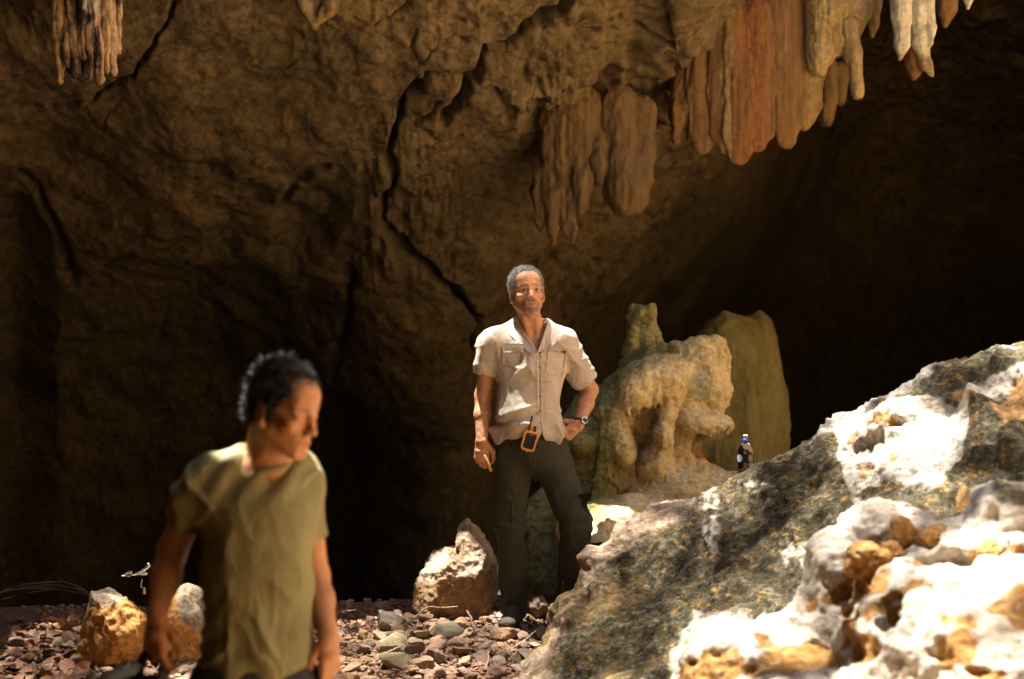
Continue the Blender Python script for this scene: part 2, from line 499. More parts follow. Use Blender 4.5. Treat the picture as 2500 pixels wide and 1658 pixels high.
def skin(name, col, hairc):
    m = NB(name)
    n = m.noise(26, 6, 0.65); n2 = m.noise(300, 3, 0.6); n3 = m.noise(420, 2, 0.5)
    c = m.mix(m.ramp(n, 0.3, 0.7), tuple(x * 0.86 for x in col), tuple(min(1, x * 1.12) for x in col))
    c = m.mix(m.mask('G'), c, (col[0] * 0.85, col[1] * 0.55, col[2] * 0.5))
    hf = m.math('MULTIPLY', m.mask('R'), m.ramp(n3, 0.30, 0.62, 0.6, 1.0))
    c = m.mix(hf, c, m.mix(m.ramp(n2, 0.42, 0.6), tuple(x * 0.5 for x in hairc), tuple(min(1, x * 1.6) for x in hairc)))
    c = m.mix(m.mask('B'), c, (0.035, 0.022, 0.016))
    mt = m.fin(c, 0.55, n2, 0.0012, 1.0, 0.35)
    m.b.inputs['Subsurface Weight'].default_value = 0.06
    m.b.inputs['Subsurface Radius'].default_value = (0.012, 0.004, 0.002)
    return mt

def hair_mat(name, a, b):
    m = NB(name)
    n = m.noise(120, 5, 0.7)
    return m.fin(m.mix(m.ramp(n, 0.38, 0.62), a, b), 0.6, n, 0.004, 1.0, 0.35)

M_skin1 = skin('weathered_skin', (0.52, 0.245, 0.125), (0.11, 0.09, 0.075))
M_skin2 = skin('tanned_skin', (0.40, 0.18, 0.075), (0.10, 0.07, 0.05))
M_hair1 = hair_mat('grey_hair', (0.12, 0.108, 0.094), (0.32, 0.295, 0.265))
M_hair2 = hair_mat('dark_hair', (0.006, 0.006, 0.006), (0.030, 0.030, 0.032))
M_shirt1 = cloth('tan_cotton', (0.50, 0.42, 0.335), 0.06)
M_shirt2 = cloth('olive_cotton', (0.205, 0.182, 0.088), 0.10)
M_trou = cloth('dark_olive_cloth', (0.050, 0.048, 0.033), 0.12)
M_trou2 = cloth('dark_denim', (0.04, 0.042, 0.045), 0.12)
M_boot = plain('worn_boot_leather', (0.045, 0.034, 0.021), 0.75, 0.3, 0.35, 60, 0.003)
M_sole = plain('boot_rubber', (0.03, 0.026, 0.022), 0.9, 0.2)
M_eyew = plain('eye_white', (0.26, 0.20, 0.15), 0.35, 0.5, 0.05)
M_iris = plain('eye_iris', (0.035, 0.028, 0.022), 0.2, 0.5, 0.1)
M_dark = plain('black_plastic', (0.014, 0.014, 0.014), 0.45, 0.4, 0.2)
M_screen = plain('dark_screen', (0.012, 0.014, 0.016), 0.3, 0.5, 0.1)
M_orange = plain('orange_rubber', (0.72, 0.27, 0.045), 0.5, 0.4, 0.08)
M_metal = plain('bright_metal', (0.75, 0.75, 0.76), 0.22, 0.5, 0.1, 30, 0, 1.0)
M_frame = plain('spectacle_frame', (0.20, 0.13, 0.08), 0.4, 0.4, 0.1)
M_cigar = plain('tan_wood', (0.50, 0.30, 0.08), 0.6, 0.3, 0.25, 90)
M_button = plain('horn_button', (0.22, 0.15, 0.09), 0.5)
M_label_dark = plain('woven_tag', (0.035, 0.03, 0.025), 0.8)
M_white = plain('white_plastic', (0.72, 0.62, 0.52), 0.5, 0.4, 0.05)
M_blue = plain('blue_plastic', (0.02, 0.05, 0.32), 0.35, 0.5, 0.08)
M_navy = plain('navy_label', (0.012, 0.022, 0.05), 0.5, 0.4, 0.1)
M_paleprint = plain('pale_label_print', (0.55, 0.50, 0.50), 0.5, 0.4, 0.08)
M_beigeprint = plain('beige_label_print', (0.30, 0.24, 0.17), 0.5, 0.4, 0.15)
M_twig = plain('dry_twig', (0.25, 0.175, 0.11), 0.85, 0.2, 0.35, 60, 0.003)
M_straw = plain('dry_grass', (0.04, 0.028, 0.012), 0.8, 0.2, 0.3, 40)
M_strap = cloth('grey_blue_webbing', (0.16, 0.20, 0.24), 0.15)
M_bag = cloth('black_bag_cloth', (0.012, 0.013, 0.014), 0.2)
M_leaf = plain('sun_mask_leaf', (0.06, 0.10, 0.025), 0.6, 0.3, 0.3, 3)
def litter_mat():
    m = NB('dry_leaf'); oi = m.n('ShaderNodeObjectInfo')
    c = m.mix(m.ramp(oi.outputs['Random'], 0, 1), (0.27, 0.11, 0.055), (0.46, 0.28, 0.15))
    c = m.mix(m.ramp(m.noise(50, 4, 0.6), 0.4, 0.65, 0, 0.5), c, (0.09, 0.05, 0.03))
    return m.fin(c, 0.7, m.noise(80, 3, 0.5), 0.003, 1, 0.3)
M_litter = litter_mat()
mb = NB('clear_plastic')
mb.b.inputs['Transmission Weight'].default_value = 1.0
mb.b.inputs['IOR'].default_value = 1.25; mb.b.inputs['Roughness'].default_value = 0.06
mb.b.inputs['Base Color'].default_value = (0.93, 0.9, 0.9, 1)
M_bottle = mb.m
ml = NB('spectacle_lens')
ml.b.inputs['Transmission Weight'].default_value = 1.0
ml.b.inputs['IOR'].default_value = 1.05; ml.b.inputs['Roughness'].default_value = 0.02
M_lens = ml.m

# ------------------------------------------------------------------ the ground
def floor_z(x, y):
    x = np.asarray(x, float); y = np.asarray(y, float)
    p = np.stack([x, y, np.zeros_like(x)], -1).reshape(-1, 3)
    z = 0.1 * (np.clip(y, 1.0, 14) - 7.4).reshape(-1)
    z = z - 0.75 * (np.clip(y, 7.75, 10) - 7.75).reshape(-1) * sstep(7.75, 8.1, y).reshape(-1)
    z = z + 0.05 * fbm(p, 0.9, 3, 40) + 0.018 * fbm(p, 4.0, 3, 41)
    return z.reshape(x.shape)

xs = np.concatenate([np.linspace(-8, -2.2, 30)[:-1], np.linspace(-2.2, 1.0, 260), np.linspace(1.0, 11, 60)[1:]])
ys = np.concatenate([np.linspace(-6.5, 5.8, 50)[:-1], np.linspace(5.8, 9.0, 230), np.linspace(9.0, 23, 50)[1:]])
X, Y = np.meshgrid(xs, ys, indexing='ij')
Z = floor_z(X, Y)
Vf = np.stack([X, Y, Z], -1).reshape(-1, 3)
Vf[:, 2] += 0.008 * fbm(Vf, 14, 3, 42) + 0.006 * fbm(Vf, 40, 2, 43)
tag(obj('cave_floor', Vf, grid_faces(len(xs), len(ys)), M_floor, col=np.stack([np.clip(sstep(6.15, 6.6, Vf[:, 1] + 0.3 * fbm(Vf, 2, 3, 44)), 0, 1)], 1)), 'brown earth floor of the cave under the rubble', kind='structure')  # floor out of view kept bright ochre to bounce warm light

# ------------------------------------------------------------------ the cave wall behind the two men
cols = [-1500, -700, 0, 500, 850, 1150, 1420, 1600, 1780, 2000, 2350, 3000, 4200]
rowsZ = {
    'l': [-1.9, 0.3, 1.5, 2.6, 3.4, 4.0, 4.6, 5.3],
    'r': [-1.9, 0.4, 1.8, 3.1, 4.0, 4.35, 4.8, 5.4], 'rr': [-1.9, 0.4, 2.0, 3.8, 5.2, 5.25, 4.7, 5.4]}
dep = {
    -1500: [6.0, 6.0, 6.0, 5.9, 5.6, 5.2, 4.6, 3.8],
    -700: [8.6, 8.7, 8.7, 8.3, 7.8, 7.4, 7.2, 6.8],
    0: [12.0, 12.0, 11.3, 9.9, 8.55, 8.15, 7.9, 7.7],
    500: [12.4, 12.2, 11.6, 10.0, 8.5, 8.15, 7.9, 7.7],
    850: [11.6, 11.5, 10.9, 9.8, 8.5, 8.15, 7.9, 7.7],
    1150: [11.2, 11.2, 10.8, 9.8, 8.6, 8.2, 7.9, 7.7],
    1420: [13.5, 13.5, 12.6, 10.4, 8.85, 8.35, 8.1, 7.8],
    1600: [17.0, 17.2, 16.0, 12.0, 9.2, 8.7, 8.3, 7.7],
    1780: [19.0, 19.5, 18.8, 14.5, 9.9, 9.2, 8.6, 7.8],
    2000: [20.0, 21.0, 20.8, 20.0, 17.0, 11.0, 9.0, 7.8],
    2350: [20.5, 21.5, 21.5, 21.0, 18.5, 13.0, 9.4, 8.0],
    3000: [21.0, 21.5, 21.5, 20.5, 18.0, 14.0, 10, 8.5],
    4200: [12.0, 12.0, 12.0, 11.5, 11.0, 10.0, 8.8, 7.5]}
nR = 8
CP = np.zeros((len(cols), nR, 3))
for i, cpx in enumerate(cols):
    t = sstep(1500, 1900, np.array(float(cpx))); t2 = sstep(1790, 2000, np.array(float(cpx)))
    for r in range(nR):
        yy = dep[cpx][r]
        if r == 6: yy = dep[cpx][6] + 0.3
        if r == 7: yy = dep[cpx][6] + 0.25
        CP[i, r] = ((cpx - 1250) / FPX * yy, yy, (rowsZ['l'][r] * (1 - t) + rowsZ['r'][r] * t) * (1 - t2) + rowsZ['rr'][r] * t2)

def cr(Pts, t):
    """Catmull-Rom along axis 0 at parameters t (0..n-1)."""
    n = Pts.shape[0]; i = np.clip(np.floor(t).astype(int), 0, n - 2); f = (t - i)
    g = lambda k: Pts[np.clip(k, 0, n - 1)]
    f = f.reshape((-1,) + (1,) * (Pts.ndim - 1))
    p0, p1, p2, p3 = g(i - 1), g(i), g(i + 1), g(i + 2)
    return 0.5 * ((2 * p1) + (-p0 + p2) * f + (2 * p0 - 5 * p1 + 4 * p2 - p3) * f ** 2 + (-p0 + 3 * p1 - 3 * p2 + p3) * f ** 3)

pxs = np.concatenate([np.linspace(-1500, -250, 60)[:-1], np.linspace(-250, 2750, 800), np.linspace(2750, 4200, 60)[1:]])
tu = np.interp(pxs, cols, np.arange(len(cols)))
tv = np.concatenate([np.linspace(0, 1, 40)[:-1], np.linspace(1, 5.1, 470), np.linspace(5.1, 7, 60)[1:]])
S = cr(CP, tu)                       # (nu, nR, 3)
S = cr(np.swapaxes(S, 0, 1), tv)     # (nv, nu, 3)
S = np.swapaxes(S, 0, 1).reshape(-1, 3)
Fw = grid_faces(len(pxs), len(tv))
Nw = normals(S, Fw)
if np.mean(Nw[:, 1]) > 0: Nw = -Nw; Fw = Fw[:, ::-1]
px, py = proj(S)
wx = px + 14 * fbm(S, 2.5, 3, 50); wy = py + 14 * fbm(S, 2.5, 3, 51)
wx2 = px + 7 * fbm(S, 9, 3, 52); wy2 = py + 7 * fbm(S, 9, 3, 53)
D = 0.16 * fbm(S, 0.7, 4, 1) + 0.022 * ridged(S, 1.8, 4, 5) - 0.02 + 0.016 * fbm(S, 5.5, 4, 9) + 0.007 * fbm(S, 18, 3, 14)
rough_top = sstep(380, 60, py + 0.12 * (px - 900)) * sstep(500, 900, px) + sstep(1250, 1400, px) * sstep(650, 350, py)
rough_top = np.clip(rough_top, 0, 1)
D += rough_top * (0.05 * ridged(S, 3.2, 4, 20) + 0.03 * np.abs(fbm(S, 8.0, 3, 23)))
# fluted, dripping areas
fl = np.clip(blob(wx, wy, 1330, 230, 130, 170) * 2, 0, 1) + np.clip(blob(wx, wy, 1640, 200, 120, 230) * 2, 0, 1) + 0.6 * np.clip(blob(wx, wy, 1000, 480, 190, 260) * 1.5, 0, 1) + 0.7 * np.clip(blob(wx, wy, 1480, 620, 260, 300) * 1.5, 0, 1) + 0.5 * np.clip(blob(wx, wy, 30, 80, 90, 130) * 2, 0, 1)
fl = np.clip(fl, 0, 1)
D += fl * (0.085 * ridged(S, 5.5, 3, 27, stretch=(1, 0.6, 0.2)) + 0.045 * ridged(S, 13, 2, 29, stretch=(1, 0.6, 0.3)) - 0.03)
# cracks
cracks = [
    ([(1420, -60), (1374, 11), (1336, 27), (1275, 67), (1232, 107), (1183, 111), (1156, 168), (1118, 237), (1085, 290)], 9, 0.16),
    ([(1156, 168), (1100, 172), (1045, 180), (1010, 215), (984, 245), (961, 306), (953, 364), (965, 421), (934, 471), (953, 528), (999, 589), (1040, 630), (1100, 687), (1147, 761), (1147, 850)], 9, 0.16),
    ([(450, -50), (425, 0), (413, 42), (364, 119), (325, 176), (276, 199), (233, 241), (176, 264), (65, 287), (-60, 300)], 6, 0.07),
    ([(1560, 262), (1508, 295), (1412, 333), (1378, 367), (1332, 387), (1309, 406), (1290, 470)], 7, 0.09),
    ([(1160, 190), (1205, 205), (1235, 240), (1232, 270)], 5, 0.05),
    ([(1020, 70), (1008, 120), (1018, 150), (1070, 100), (1130, 92)], 4, 0.04),
    ([(1560, 60), (1640, 90), (1720, 70), (1800, 30)], 6, 0.06),
    ([(50, 459), (96, 497), (153, 597), (180, 680)], 10, 0.07),
    ([(870, 640), (861, 700), (855, 757), (830, 850), (816, 920)], 13, 0.10),
    ([(800, 385), (762, 394), (720, 440), (690, 500)], 14, 0.07),
    ([(1040, 250), (1075, 235), (1060, 265), (1010, 300)], 4, 0.04),
    ([(860, 50), (900, 70), (1000, 20)], 4, 0.04),
    ([(1000, 300), (1060, 330), (1130, 320)], 4, 0.03),
    ([(610, 150), (690, 180), (730, 150)], 3, 0.02),
    ([(250, 320), (262, 280), (300, 250)], 3, 0.02)]
stain = np.zeros(len(S))
for pts, wd, dp in cracks:
    d = polydist(wx2, wy2, pts)
    wdv = wd * (1 + 0.6 * fbm(S, 6, 2, 60))
    D -= dp * np.exp(-(d / np.maximum(wdv, 2)) ** 2)
    stain = np.maximum(stain, np.exp(-(d / (wdv * 1.3 + 1)) ** 2) * 0.9)
# side of each main fault steps back
dA = inpoly(wx, wy, [(953, 300), (965, 421), (934, 471), (999, 589), (1100, 687), (1147, 761), (1150, 1500), (880, 1500), (870, 650), (930, 400)])
D += 0.09 * sstep(-40, 60, dA)
hole = np.clip(blob(wx, wy, 1470, 215, 75, 26, -32) * 2, 0, 1)
D -= 0.22 * hole
stain = np.maximum(stain, 0.6 * hole)
D -= 0.13 * np.clip(blob(wx, wy, 760, 520, 90, 150, 25) * 1.6, 0, 1)
D += 0.10 * np.clip(blob(wx, wy, 320, 520, 230, 330, 20) * 1.3, 0, 1)
D -= 0.25 * sstep(150, 40, px) * sstep(420, 560, py)
D += 0.19 * sstep(-20, 60, inpoly(wx, wy, [(1560, -150), (1560, 215), (1650, 185), (1740, 115), (1900, 20), (1985, -150)]))
D += 0.05 * ridged(S, 6, 3, 62) * sstep(-20, 60, inpoly(wx, wy, [(1560, -150), (1560, 215), (1650, 185), (1740, 115), (1900, 20), (1985, -150)]))
# strong relief fades where the wall runs back into the dark
S2 = S + Nw * D[:, None]
pale = np.clip(0.45 + 0.6 * fbm(S, 1.3, 4, 70), 0, 1) * (0.35 + 0.65 * sstep(500, 100, py)) + 0.25 * fl * np.clip(fbm(S, 9, 3, 71, stretch=(1, 1, 0.25)), 0, 1)  # random pale tone, strengthened upwards as painted bounce light
pale = np.maximum(pale, 0.9 * np.clip(blob(wx, wy, 605, 50, 70, 90, 20) * 2, 0, 1))  # bright patch of bounced light painted near the top
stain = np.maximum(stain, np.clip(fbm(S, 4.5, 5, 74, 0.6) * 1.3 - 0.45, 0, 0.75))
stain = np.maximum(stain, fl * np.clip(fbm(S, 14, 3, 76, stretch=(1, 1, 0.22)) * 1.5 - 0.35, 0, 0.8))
olive = np.clip(sstep(350, 900, py) * 0.8 + 0.5 * fbm(S, 1.1, 3, 78) + 0.3 * sstep(1400, 1800, px), 0, 1)  # green tinge low down, deepened with shade painted into the wall
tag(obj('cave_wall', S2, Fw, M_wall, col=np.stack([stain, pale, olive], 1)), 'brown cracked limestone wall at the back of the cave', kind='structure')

# ------------------------------------------------------------------ the rest of the cave: side walls, unseen roof with openings shaped for the sun
def panel(name, pts, nu, nv, amp, label, seed):
    a, b, c, d = [np.array(p, float) for p in pts]
    u = np.linspace(0, 1, nu)[:, None, None]; v = np.linspace(0, 1, nv)[None, :, None]
    V = ((a * (1 - u) + b * u) * (1 - v) + (d * (1 - u) + c * u) * v).reshape(-1, 3)
    F = grid_faces(nu, nv)
    V = V + normals(V, F) * (amp * fbm(V, 0.5, 4, seed))[:, None] + normals(V, F) * (0.3 * amp * ridged(V, 1.6, 3, seed + 5))[:, None]
    tag(obj(name, V, F, M_shell), label, kind='structure')
panel('cave_side_wall', [(-6.2, -6.5, -2.5), (-6.2, 11, -2.5), (-5.2, 11, 7.5), (-5.2, -6.5, 7.5)], 90, 50, 0.5, 'rough limestone side wall of the cave, left of the view', 81)
panel('cave_side_wall', [(10.5, -6.5, -2.5), (13.5, 23, -2.5), (13.5, 23, 7.5), (9.5, -6.5, 7.5)], 90, 50, 0.5, 'rough limestone side wall of the cave, right of the view', 83)
panel('cave_side_wall', [(-8, -6.2, -3.0), (12, -6.2, -3.0), (12, -6.2, 7.5), (-8, -6.2, 7.5)], 90, 50, 0.5, 'rough limestone wall of the cave behind the viewer', 85)

def icosph(sub):
    bm = bmesh.new(); bmesh.ops.create_icosphere(bm, subdivisions=sub, radius=1.0)
    V = np.array([v.co[:] for v in bm.verts]); F = np.array([[v.index for v in f.verts] for f in bm.faces]); bm.free()
    return V, F

# ------------------------------------------------------------------ the mossy outcrop on the right: a height field through measured points
ridge = [(1310, 1600, 6.75), (1390, 1476, 6.95), (1440, 1385, 7.05), (1500, 1312, 7.1), (1600, 1255, 7.1), (1740, 1216, 7.05), (1850, 1148, 6.95), (2000, 1050, 6.8), (2150, 962, 6.6), (2300, 884, 6.4), (2500, 840, 6.2), (2750, 800, 6.1)]
front = [(1285, 1665, 6.5), (1450, 1600, 6.4), (1600, 1560, 6.1), (1600, 1400, 6.7), (1750, 1350, 6.55), (1750, 1550, 5.8), (1900, 1300, 6.3), (1950, 1500, 5.6), (2100, 1200, 6.15), (2250, 1100, 6.0), (2400, 1000, 6.05), (2450, 1180, 5.5), (2250, 1250, 5.5), (2100, 1350, 5.4), (2000, 1658, 4.9), (2300, 1450, 5.0), (2480, 1350, 4.9), (1700, 1720, 5.4), (2500, 1700, 4.2), (1500, 1830, 5.5), (2000, 1950, 4.2), (2500, 2050, 3.5), (1300, 1900, 5.4)]
cp = [P(*q) for q in ridge + front]
for q in ridge:
    b = P(*q)
    cp.append(b + np.array([0.06, 0.45, -0.24])); cp.append(b + np.array([0.15, 1.25, -0.75]))
cp = np.array(cp)
def tps_fit(xy, z, lam=2e-3):
    n = len(xy); d = np.linalg.norm(xy[:, None] - xy[None], axis=2)
    K = np.where(d > 0, d * d * np.log(d + 1e-12), 0) + lam * np.eye(n)
    Pm = np.hstack([np.ones((n, 1)), xy])
    A = np.block([[K, Pm], [Pm.T, np.zeros((3, 3))]])
    return np.linalg.solve(A, np.concatenate([z, np.zeros(3)]))
_w = tps_fit(cp[:, :2], cp[:, 2])
def out_z(x, y):
    x = np.asarray(x, float); y = np.asarray(y, float); sh = x.shape
    q = np.stack([x.ravel(), y.ravel()], 1); z = np.zeros(len(q))
    for i in range(0, len(q), 40000):
        d2 = ((q[i:i + 40000, None] - cp[None, :, :2]) ** 2).sum(2)
        z[i:i + 40000] = (0.5 * d2 * np.log(d2 + 1e-12)) @ _w[:-3] + _w[-3] + q[i:i + 40000] @ _w[-2:]
    return z.reshape(sh)

xs = np.linspace(0.0, 3.3, 470); ys = np.linspace(3.3, 8.4, 640)
X, Y = np.meshgrid(xs, ys, indexing='ij')
V = np.stack([X, Y, out_z(X, Y)], -1).reshape(-1, 3)
V[:, 2] = np.maximum(V[:, 2], -0.9)
Fo = grid_faces(len(xs), len(ys)); N = normals(V, Fo)
px, py = proj(V)
wx = px + 22 * fbm(V, 5, 4, 90); wy = py + 22 * fbm(V, 5, 4, 91)
moss = np.maximum.reduce([inpoly(wx, wy, q) for q in (
    [(1440, 1400), (1560, 1300), (1700, 1235), (1850, 1140), (1930, 1085), (2030, 1050), (2060, 1150), (2075, 1230), (2050, 1290), (1990, 1340), (1975, 1480), (1880, 1510), (1700, 1510), (1640, 1600), (1630, 1690), (1300, 1690), (1330, 1600), (1400, 1500)],
    [(2180, 955), (2300, 870), (2510, 820), (2510, 890), (2440, 905), (2370, 950), (2330, 985), (2280, 970)],
    [(2370, 1000), (2440, 950), (2600, 940), (2600, 1230), (2400, 1245), (2250, 1235), (2120, 1245), (2060, 1210), (2120, 1185), (2260, 1195), (2330, 1175), (2355, 1120)])])
moss = sstep(-14, 14, moss)
n_b = fbm(V, 9, 4, 92)
ochre = np.clip(fbm(V, 10, 4, 94, stretch=(0.7, 1, 1.8)) * 1.5 - 0.55, 0, 0.9) * (1 - 0.6 * moss)
ochre = np.maximum(ochre, sstep(-0.1, 0.25, blob(wx, wy, 2495, 985, 60, 75)))
ochre = np.maximum(ochre, 0.8 * sstep(-0.1, 0.3, blob(wx, wy, 2170, 1045, 42, 13, 12)))
for a in ((2090, 1070, 40, 12, -14), (2110, 1135, 26, 10, -20), (2180, 1118, 18, 12, 0), (2390, 1040, 26, 16, 20), (2340, 960, 20, 16, 0), (2440, 1190, 30, 20, 0), (2360, 1190, 32, 16, 0)):
    ochre = np.maximum(ochre, 0.8 * sstep(-0.1, 0.4, blob(wx, wy, *a)))
tan = sstep(1640, 1470, wx) * sstep(0, -1, -1.0 * (wy - 0)) if False else sstep(60, -40, inpoly(wx, wy, [(1430, 1440), (1480, 1380), (1620, 1290), (1760, 1215), (1900, 1120), (2600, 800), (2600, 1900), (1300, 1900), (1330, 1640)]))
tan = np.clip(tan * sstep(1830, 1700, wx), 0, 1)
lich = np.clip(sstep(1720, 1480, wx) * sstep(1330, 1430, wy) * (0.55 + 0.7 * fbm(V, 5, 4, 96)), 0, 1)
sun_streak = sstep(-0.2, 0.5, np.maximum.reduce([blob(wx, wy, 1745, 1270, 24, 95, 4), blob(wx, wy, 1840, 1195, 30, 30), blob(wx, wy, 1940, 1350, 55, 35)])) * np.clip(0.6 + fbm(V, 20, 3, 98), 0, 1)  # pale streaks of dappled sun painted through the moss
moss = np.clip(moss - 0.75 * sun_streak - 0.45 * tan, 0, 1)
# relief: scalloped bare rock, pitted moss crust, steps and lumps
disp = 0.055 * fbm(V, 2.6, 4, 100) + 0.03 * ridged(V, 6, 3, 103) + 0.013 * fbm(V, 18, 4, 106) + 0.006 * fbm(V, 55, 2, 109)
disp -= 0.022 * ochre * (1 - moss)
disp += 0.10 * sstep(0, 0.5, blob(wx, wy, 2160, 1040, 120, 30, -25)) * 0.5
disp += 0.07 * sstep(0, 0.6, blob(wx, wy, 2410, 1010, 60, 60)) + 0.06 * sstep(0, 0.7, blob(wx, wy, 2490, 1100, 60, 50, -40))
disp += 0.06 * sstep(0, 0.7, blob(wx, wy, 2370, 970, 30, 40)) - 0.05 * sstep(0, 0.8, blob(wx, wy, 2330, 1210, 200, 30, -8))
disp += 0.05 * sstep(0, 0.7, blob(wx, wy, 1390, 1500, 50, 60)) + 0.05 * sstep(0, 0.7, blob(wx, wy, 1450, 1375, 40, 40))
vo = V + N * disp[:, None]
out_o = tag(obj('rock_outcrop', vo, Fo, M_out, col=np.stack([moss, ochre, tan * 0.9, lich], 1)), 'large sloping limestone outcrop with dark moss, ochre flecks and white sunlit patches', 'rock')

# ------------------------------------------------------------------ nearer white crusted rocks with ochre lumps at the lower right
def rk(F, px, py, Y, rpx, rpz, ry, k=0.03, rot=None, op='u'):
    s_ = Y / FPX
    F.ell(P(px, py, Y), (rpx * s_, ry, rpz * s_), k, rot, op)

def rock_from(F, seeds, amps, smooth=2):
    V, Q = F.mesh(smooth); N = normals(V, Q)
    d = 0
    for f_, a_, kind in amps:
        d = d + a_ * (ridged(V, f_, 3, seeds) - 0.3 if kind == 'r' else fbm(V, f_, 4, seeds + 7))
    return V + N * np.asarray(d)[:, None], Q

F_ = Field((0.4, 3.5, -0.35), (2.25, 5.7, 1.05), 0.0115)
pale_l = [(1860, 1640, 4.9, 190, 100, 0.26), (1700, 1690, 4.85, 60, 130, 0.16), (1760, 1590, 4.85, 80, 50, .14), (1900, 1560, 4.95, 110, 45, .14), (2010, 1520, 4.95, 80, 80, .15), (2030, 1420, 5.0, 62, 100, 0.14), (2070, 1350, 5.05, 75, 60, .15), (2130, 1290, 5.1, 70, 50, .16), (2000, 1710, 4.7, 260, 90, 0.32), (2350, 1610, 4.5, 300, 215, 0.42), (2255, 1485, 4.75, 165, 135, 0.30), (2430, 1400, 4.75, 170, 120, 0.22), (2480, 1270, 4.8, 120, 90, 0.2), (2560, 1560, 4.4, 200, 200, .3), (2200, 1620, 4.6, 150, 120, 0.24), (2450, 1640, 4.25, 160, 80, .2)]
for q in pale_l: rk(F_, *q, k=0.07)
# hollows between the ledges
for q in ((2300, 1395, 4.62, 60, 26, .12), (2180, 1520, 4.4, 36, 80, .09), (2060, 1590, 4.48, 40, 45, .08), (2330, 1375, 4.62, 90, 14, .1)): rk(F_, *q, k=0.05, op='s')
V, Q = F_.mesh(2); N = normals(V, Q); px, py = proj(V)
d = 0.030 * fbm(V, 5, 4, 120) + 0.022 * ridged(V, 7.5, 3, 123) + 0.010 * fbm(V, 22, 4, 126) + 0.004 * fbm(V, 60, 2, 128)
wx = px + 18 * fbm(V, 8, 4, 130); wy = py + 18 * fbm(V, 8, 4, 131)
oc = np.zeros(len(V))
for a in ((1760, 1622, 66, 45, 0), (1690, 1650, 40, 60, 0), (1960, 1612, 110, 36, 0), (1865, 1577, 32, 14, 10), (2050, 1450, 46, 26, -20), (1986, 1474, 18, 28, 0), (2110, 1580, 38, 45, 0), (2070, 1530, 25, 50, 20), (2180, 1500, 20, 20, 0), (2140, 1490, 40, 15, -30), (2450, 1475, 40, 24, 30), (2480, 1450, 40, 25, 0), (2350, 1580, 40, 45, 0), (2300, 1600, 30, 40, 0), (2400, 1640, 60, 18, 10), (2490, 1510, 30, 50, 0), (1880, 1640, 80, 22, 0), (2200, 1450, 60, 12, -20), (2120, 1400, 60, 70, 0)):
    oc = np.maximum(oc, sstep(-0.25, 0.35, blob(wx, wy, *a)))  # ochre rock colour, in part warm shade painted on front faces
oc = np.maximum(oc, np.clip(fbm(V, 13, 4, 133) * 1.5 - 0.72, 0, 1))
mo = 0.85 * sstep(-0.1, 0.4, blob(wx, wy, 2490, 1200, 90, 60)) + 0.6 * sstep(-0.1, 0.5, blob(wx, wy, 2230, 1245, 110, 22, -6))
LH = np.full((160, 160), -9.0); _lv = V
np.maximum.at(LH, (np.clip(((V[:, 0] - 0.3) / 0.0135).astype(int), 0, 159), np.clip(((V[:, 1] - 3.5) / 0.0145).astype(int), 0, 159)), V[:, 2])
def ledge_z(x, y):
    i = ((x - 0.3) / 0.0135).astype(int); j = ((y - 3.5) / 0.0145).astype(int)
    ok = (i >= 0) & (i < 160) & (j >= 0) & (j < 160)
    return np.where(ok, LH[np.clip(i, 0, 159), np.clip(j, 0, 159)], -9.0)
near_o = tag(obj('ledge_rock', V + N * (d - 0.016 * oc)[:, None], Q, M_near, col=np.stack([mo, oc], 1)), 'white crusted near limestone ledge with ochre hollows in bright sunlight', 'rock')

def lump(name, px, py, Y, rpx, rpz, ryy, seed, mat, maskf=None, label=None, group=None, sub=5, parent=None, cut=7, amp=1.0, rot=0):
    V, F = icosph(sub)
    r = np.random.default_rng(seed)
    for _ in range(cut):
        n = r.normal(size=3); n /= np.linalg.norm(n); dd = r.uniform(0.62, 0.88)
        V = V - np.maximum(0, V @ n - dd)[:, None] * n * 0.85
    V = V * (1 + amp * (0.13 * fbm(V + seed, 1.7, 3, seed) + 0.06 * ridged(V + seed, 3.2, 3, seed + 3) + 0.03 * fbm(V + seed, 9, 3, seed + 5)))[:, None]
    s_ = Y / FPX
    V = (V @ ry(rot).T) * np.array([rpx * s_, ryy, rpz * s_]) + P(px, py, Y)
    m = None if maskf is None else maskf(V)
    return V, F, m

och = lambda V: np.stack([np.zeros(len(V)), np.clip(0.95 + 0.3 * fbm(V, 14, 3, 5), 0, 1)], 1)  # lump ochre, in part warm shade put into the colour
def och_top(V):
    n = np.clip(0.4 + 0.9 * fbm(V, 9, 3, 8) , 0, 1)
    return np.stack([np.zeros(len(V)), n], 1)
nod = [(2122, 1372, 4.78, 62, 48, 0.085, 'square ochre lump of rock, largest of those set in the white ledge'),
       (2204, 1300, 4.86, 38, 40, 0.07, 'narrow ochre lump between the square lump and the broad lump above the hollow'),
       (2276, 1316, 4.84, 54, 36, 0.08, 'broad ochre lump overhanging the dark hollow in the white ledge'),
       (2222, 1392, 4.74, 36, 27, 0.06, 'small rough ochre knob below the square and broad lumps'),
       (2150, 1432, 4.72, 42, 22, 0.05, 'flat ochre knob under the square lump on the white ledge'),
       (2180, 1350, 4.80, 30, 30, 0.06, 'dull ochre knob wedged between the lumps of the white ledge')]
for i, (a, b, c_, rr, rz_, ryy, lab) in enumerate(nod):
    V, F, m = lump('x', a, b, c_, rr, rz_, ryy, 300 + i, None, och)
    tag(obj('ochre_lump', V, F, M_near, col=m, loc=V.mean(0)), lab, 'rock', 'ochre lumps in the white ledge')
